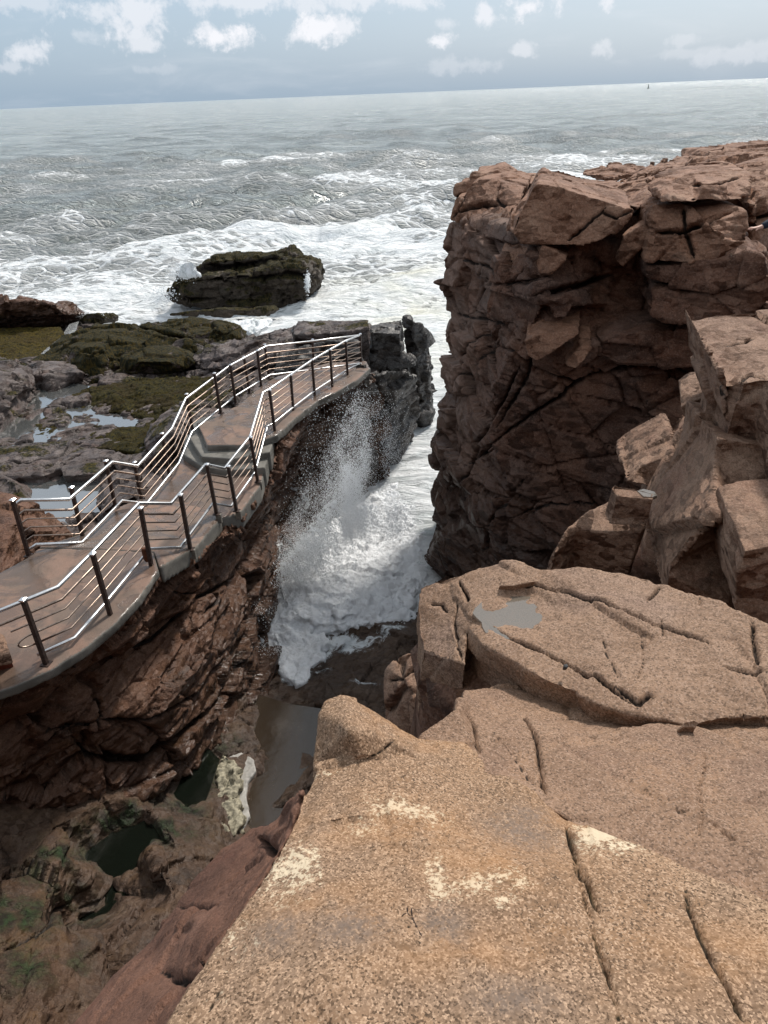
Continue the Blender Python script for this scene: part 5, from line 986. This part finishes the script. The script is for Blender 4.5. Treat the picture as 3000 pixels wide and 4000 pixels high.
# puddles placed on the surfaces found
def puddle(label,uv,mat,lift,name='puddle'):
    Q=[on_rock(u,v) for u,v in uv]; z=sorted(q.z for q in Q)[int(len(Q)*.62)]+lift
    Q=[PZ(u,v,z-CH) for u,v in uv]
    c=[(u,v,q) for (u,v),q in zip(uv,Q)]; me=prism_mesh(c,range(len(c)),Vector((0,0,-.03)))
    for v in me.vertices: v.co-=Q[0]
    o=link(name,me,mat,smooth=False); o.location=Q[0]; tag(o,label,'puddle'); return o
c_=[]
for k in range(28):
    a=k*2*math.pi/28; r=1+.08*math.sin(3*a+1)+.05*math.sin(7*a)
    c_.append((PC.x+.25*r*math.cos(a),PC.y-.015+.19*r*math.sin(a)))
me=bpy.data.meshes.new('puddle'); me.from_pydata([(x-PC.x,y-PC.y,0) for x,y in c_]+[(x-PC.x,y-PC.y,-.02) for x,y in c_],[],[list(range(28)),list(range(55,27,-1))]+[[i,i+28,(i+1)%28+28,(i+1)%28] for i in range(28)])
o=link('puddle',me,M['puddlew'],smooth=False); o.location=(PC.x,PC.y,PC.z-.016); tag(o,'shallow grey puddle lying in a hollow of the flat topped boulder','puddle')
0 and puddle('shallow grey puddle lying on the flat topped boulder',[(1062,1293),(1080,1286),(1110,1290),(1130,1285),(1150,1292),(1160,1306),(1180,1315),(1190,1330),(1175,1345),(1160,1350),(1150,1362),(1128,1356),(1110,1345),(1100,1325),(1085,1312)],M['puddlew'],.008)
puddle('tiny bright puddle on the squarish block',[(1376,1060),(1390,1056),(1414,1062),(1420,1070),(1408,1074),(1390,1072)],M['puddlew'],.01)
# ---- person whose arm reaches into the picture at the right edge ----
def person():
    H=PY(1629,494,10.6)     # hand on the rock
    gx,gy=H.x+.78,H.y+.12; g=H.z-1.12
    sk=[]; E=[]; Rr=[]
    def j(p,r,par=None):
        sk.append(Vector(p)); Rr.append(r)
        if par is not None: E.append((par,len(sk)-1))
        return len(sk)-1
    pel=j((gx,gy,g+.95),.15); wa=j((gx,gy,g+1.12),.13,pel); chs=j((gx,gy,g+1.33),.155,wa); nk=j((gx,gy,g+1.5),.06,chs)
    hd=j((gx,gy+.01,g+1.6),.085,nk); ht=j((gx,gy,g+1.72),.08,hd)
    sl=j((gx-.19,gy,g+1.40),.062,chs); el_=j((gx-.42,gy-.04,g+1.24),.048,sl); wr=j((H.x+.09,H.y,H.z+.012),.033,el_); pm=j((H.x+.03,H.y,H.z+.01),.036,wr)
    sr=j((gx+.19,gy,g+1.40),.062,chs); er=j((gx+.25,gy-.02,g+1.12),.046,sr); w2=j((gx+.27,gy-.1,g+.88),.032,er); p2=j((gx+.27,gy-.12,g+.80),.036,w2)
    for s,a in ((-1,.0),(1,.1)):
        h_=j((gx+s*.1,gy,g+.88),.1,pel); k_=j((gx+s*.13,gy-.05+a,g+.48),.062,h_); an=j((gx+s*.14,gy+a,g+.09),.042,k_); t_=j((gx+s*.15,gy-.17+a,g+.03),.04,an)
    def skin(V,E,R,name,mat,parent,root=0,sub=2):
        me=bpy.data.meshes.new('s'); me.from_pydata([tuple(v) for v in V],E,[])
        o=bpy.data.objects.new('tmp',me); COL.objects.link(o); m=o.modifiers.new('k','SKIN'); 
        for i,d in enumerate(me.skin_vertices[0].data): d.radius=(R[i],R[i]); d.use_root=(i==root)
        s_=o.modifiers.new('u','SUBSURF'); s_.levels=sub
        dg=bpy.context.evaluated_depsgraph_get(); out=bpy.data.meshes.new_from_object(o.evaluated_get(dg)); bpy.data.objects.remove(o)
        return out
    # fingers of the reaching hand, spread over the rock
    F=[(-.02,.034,.0,.075),(-.035,.012,.004,.088),(-.035,-.011,.004,.084),(-.03,-.033,.0,.066)]
    for dx,dy,dz,ln in F:
        a=j((H.x+.0,H.y+dy*.8,H.z+.008),.012,pm); b_=j((H.x-ln*.5,H.y+dy,H.z+.012),.0095,a); c_=j((H.x-ln*.95,H.y+dy*1.1,H.z-.012),.0085,b_)
    a=j((H.x+.03,H.y-.04,H.z),.013,pm); b_=j((H.x-.0,H.y-.06,H.z-.02),.010,a)
    for kf in range(4):
        a=j((gx+.255+kf*.02-.02,gy-.13,g+.76),.011,p2); b_=j((gx+.25+kf*.02-.02,gy-.14,g+.71),.009,a)
    O=Vector((gx,gy,g))
    skinm=simple('skin',(.52,.30,.22),.5,0,8,.001,.08); cloth=simple('navy_jacket_cloth',(.012,.016,.03),.85,0,60,.004,.2); jean=simple('dark_trousers',(.03,.032,.04),.85,0,60,.003,.2)
    body=skin([v-O for v in sk],E,Rr,'person',skinm,None)
    me=body; P=getco(me)
    me.materials.append(skinm)
    o=link('person',me,None); o.location=O
    tag(o,'person in a navy jacket, only the forearm in view, hand resting on the cliff','person')
    # clothing: jacket and trousers as shells around the body skeleton
    JV=[sk[i]-O for i in (pel,wa,chs,sl,el_,wr,sr,er,w2)]; JV[5]=JV[5]+(JV[4]-JV[5])*.02; JE=[(0,1),(1,2),(2,3),(3,4),(4,5),(2,6),(6,7),(7,8)]
    j1=skin(JV,JE,[.175,.155,.18,.085,.068,.05,.085,.066,.05],'jacket',cloth,o); link('jacket',j1,cloth,o)
    b0=16-2
    TV=[sk[pel]-O]; TE=[]; TR=[.165]
    for s,a in ((-1,.0),(1,.1)):
        n0=len(TV); TV+= [Vector((s*.1,0,.88)),Vector((s*.13,-.05+a,.48)),Vector((s*.14,a,.12))]; TR+=[.12,.08,.062]; TE+=[(0,n0),(n0,n0+1),(n0+1,n0+2)]
    link('trousers',skin(TV,TE,TR,'t',jean,o),jean,o)
    hv=lathe([(.06,-.06),(.098,.0),(.1,.06),(.07,.12),(.02,.145)],18); hh=link('hair',hv,simple('dark_hair',(.03,.02,.015),.6,0,80,.003),o); hh.location=Vector((0,.025,1.64))
    return O
O=person()
rock('rock_ledge',hull([Vector((O.x+a,O.y+b,O.z+c)) for a in(-.3,1.4) for b in(-.7,1.3) for c in (0,-1.6)]),.05,M['cliff'],mk([],[(.5,.05,4,3)]),'level rock ledge at the right edge that the person stands on','rock')
print('total script',time.time()-T0)

# unseen hill added behind the viewpoint to block sky light and darken facing rock
rock('sky_blocking_hill',hull([Vector((x,y,z)) for x,y,z in ((-26,-4.5,CH-2.2),(26,-4.5,CH-2.2),(26,-13,CH+9),(-26,-13,CH+9),(26,-22,CH+11),(-26,-22,CH+11),(-26,-4.5,-1),(26,-4.5,-1),(26,-22,-1),(-26,-22,-1))]),.35,M['wall'],mk([dict(size=3.,amp=.4,tilt=1.5,seed=801,cw=.03,cd=.2,warp=.2)],[(2.,.3,4,3)]),None,None,kind='structure')
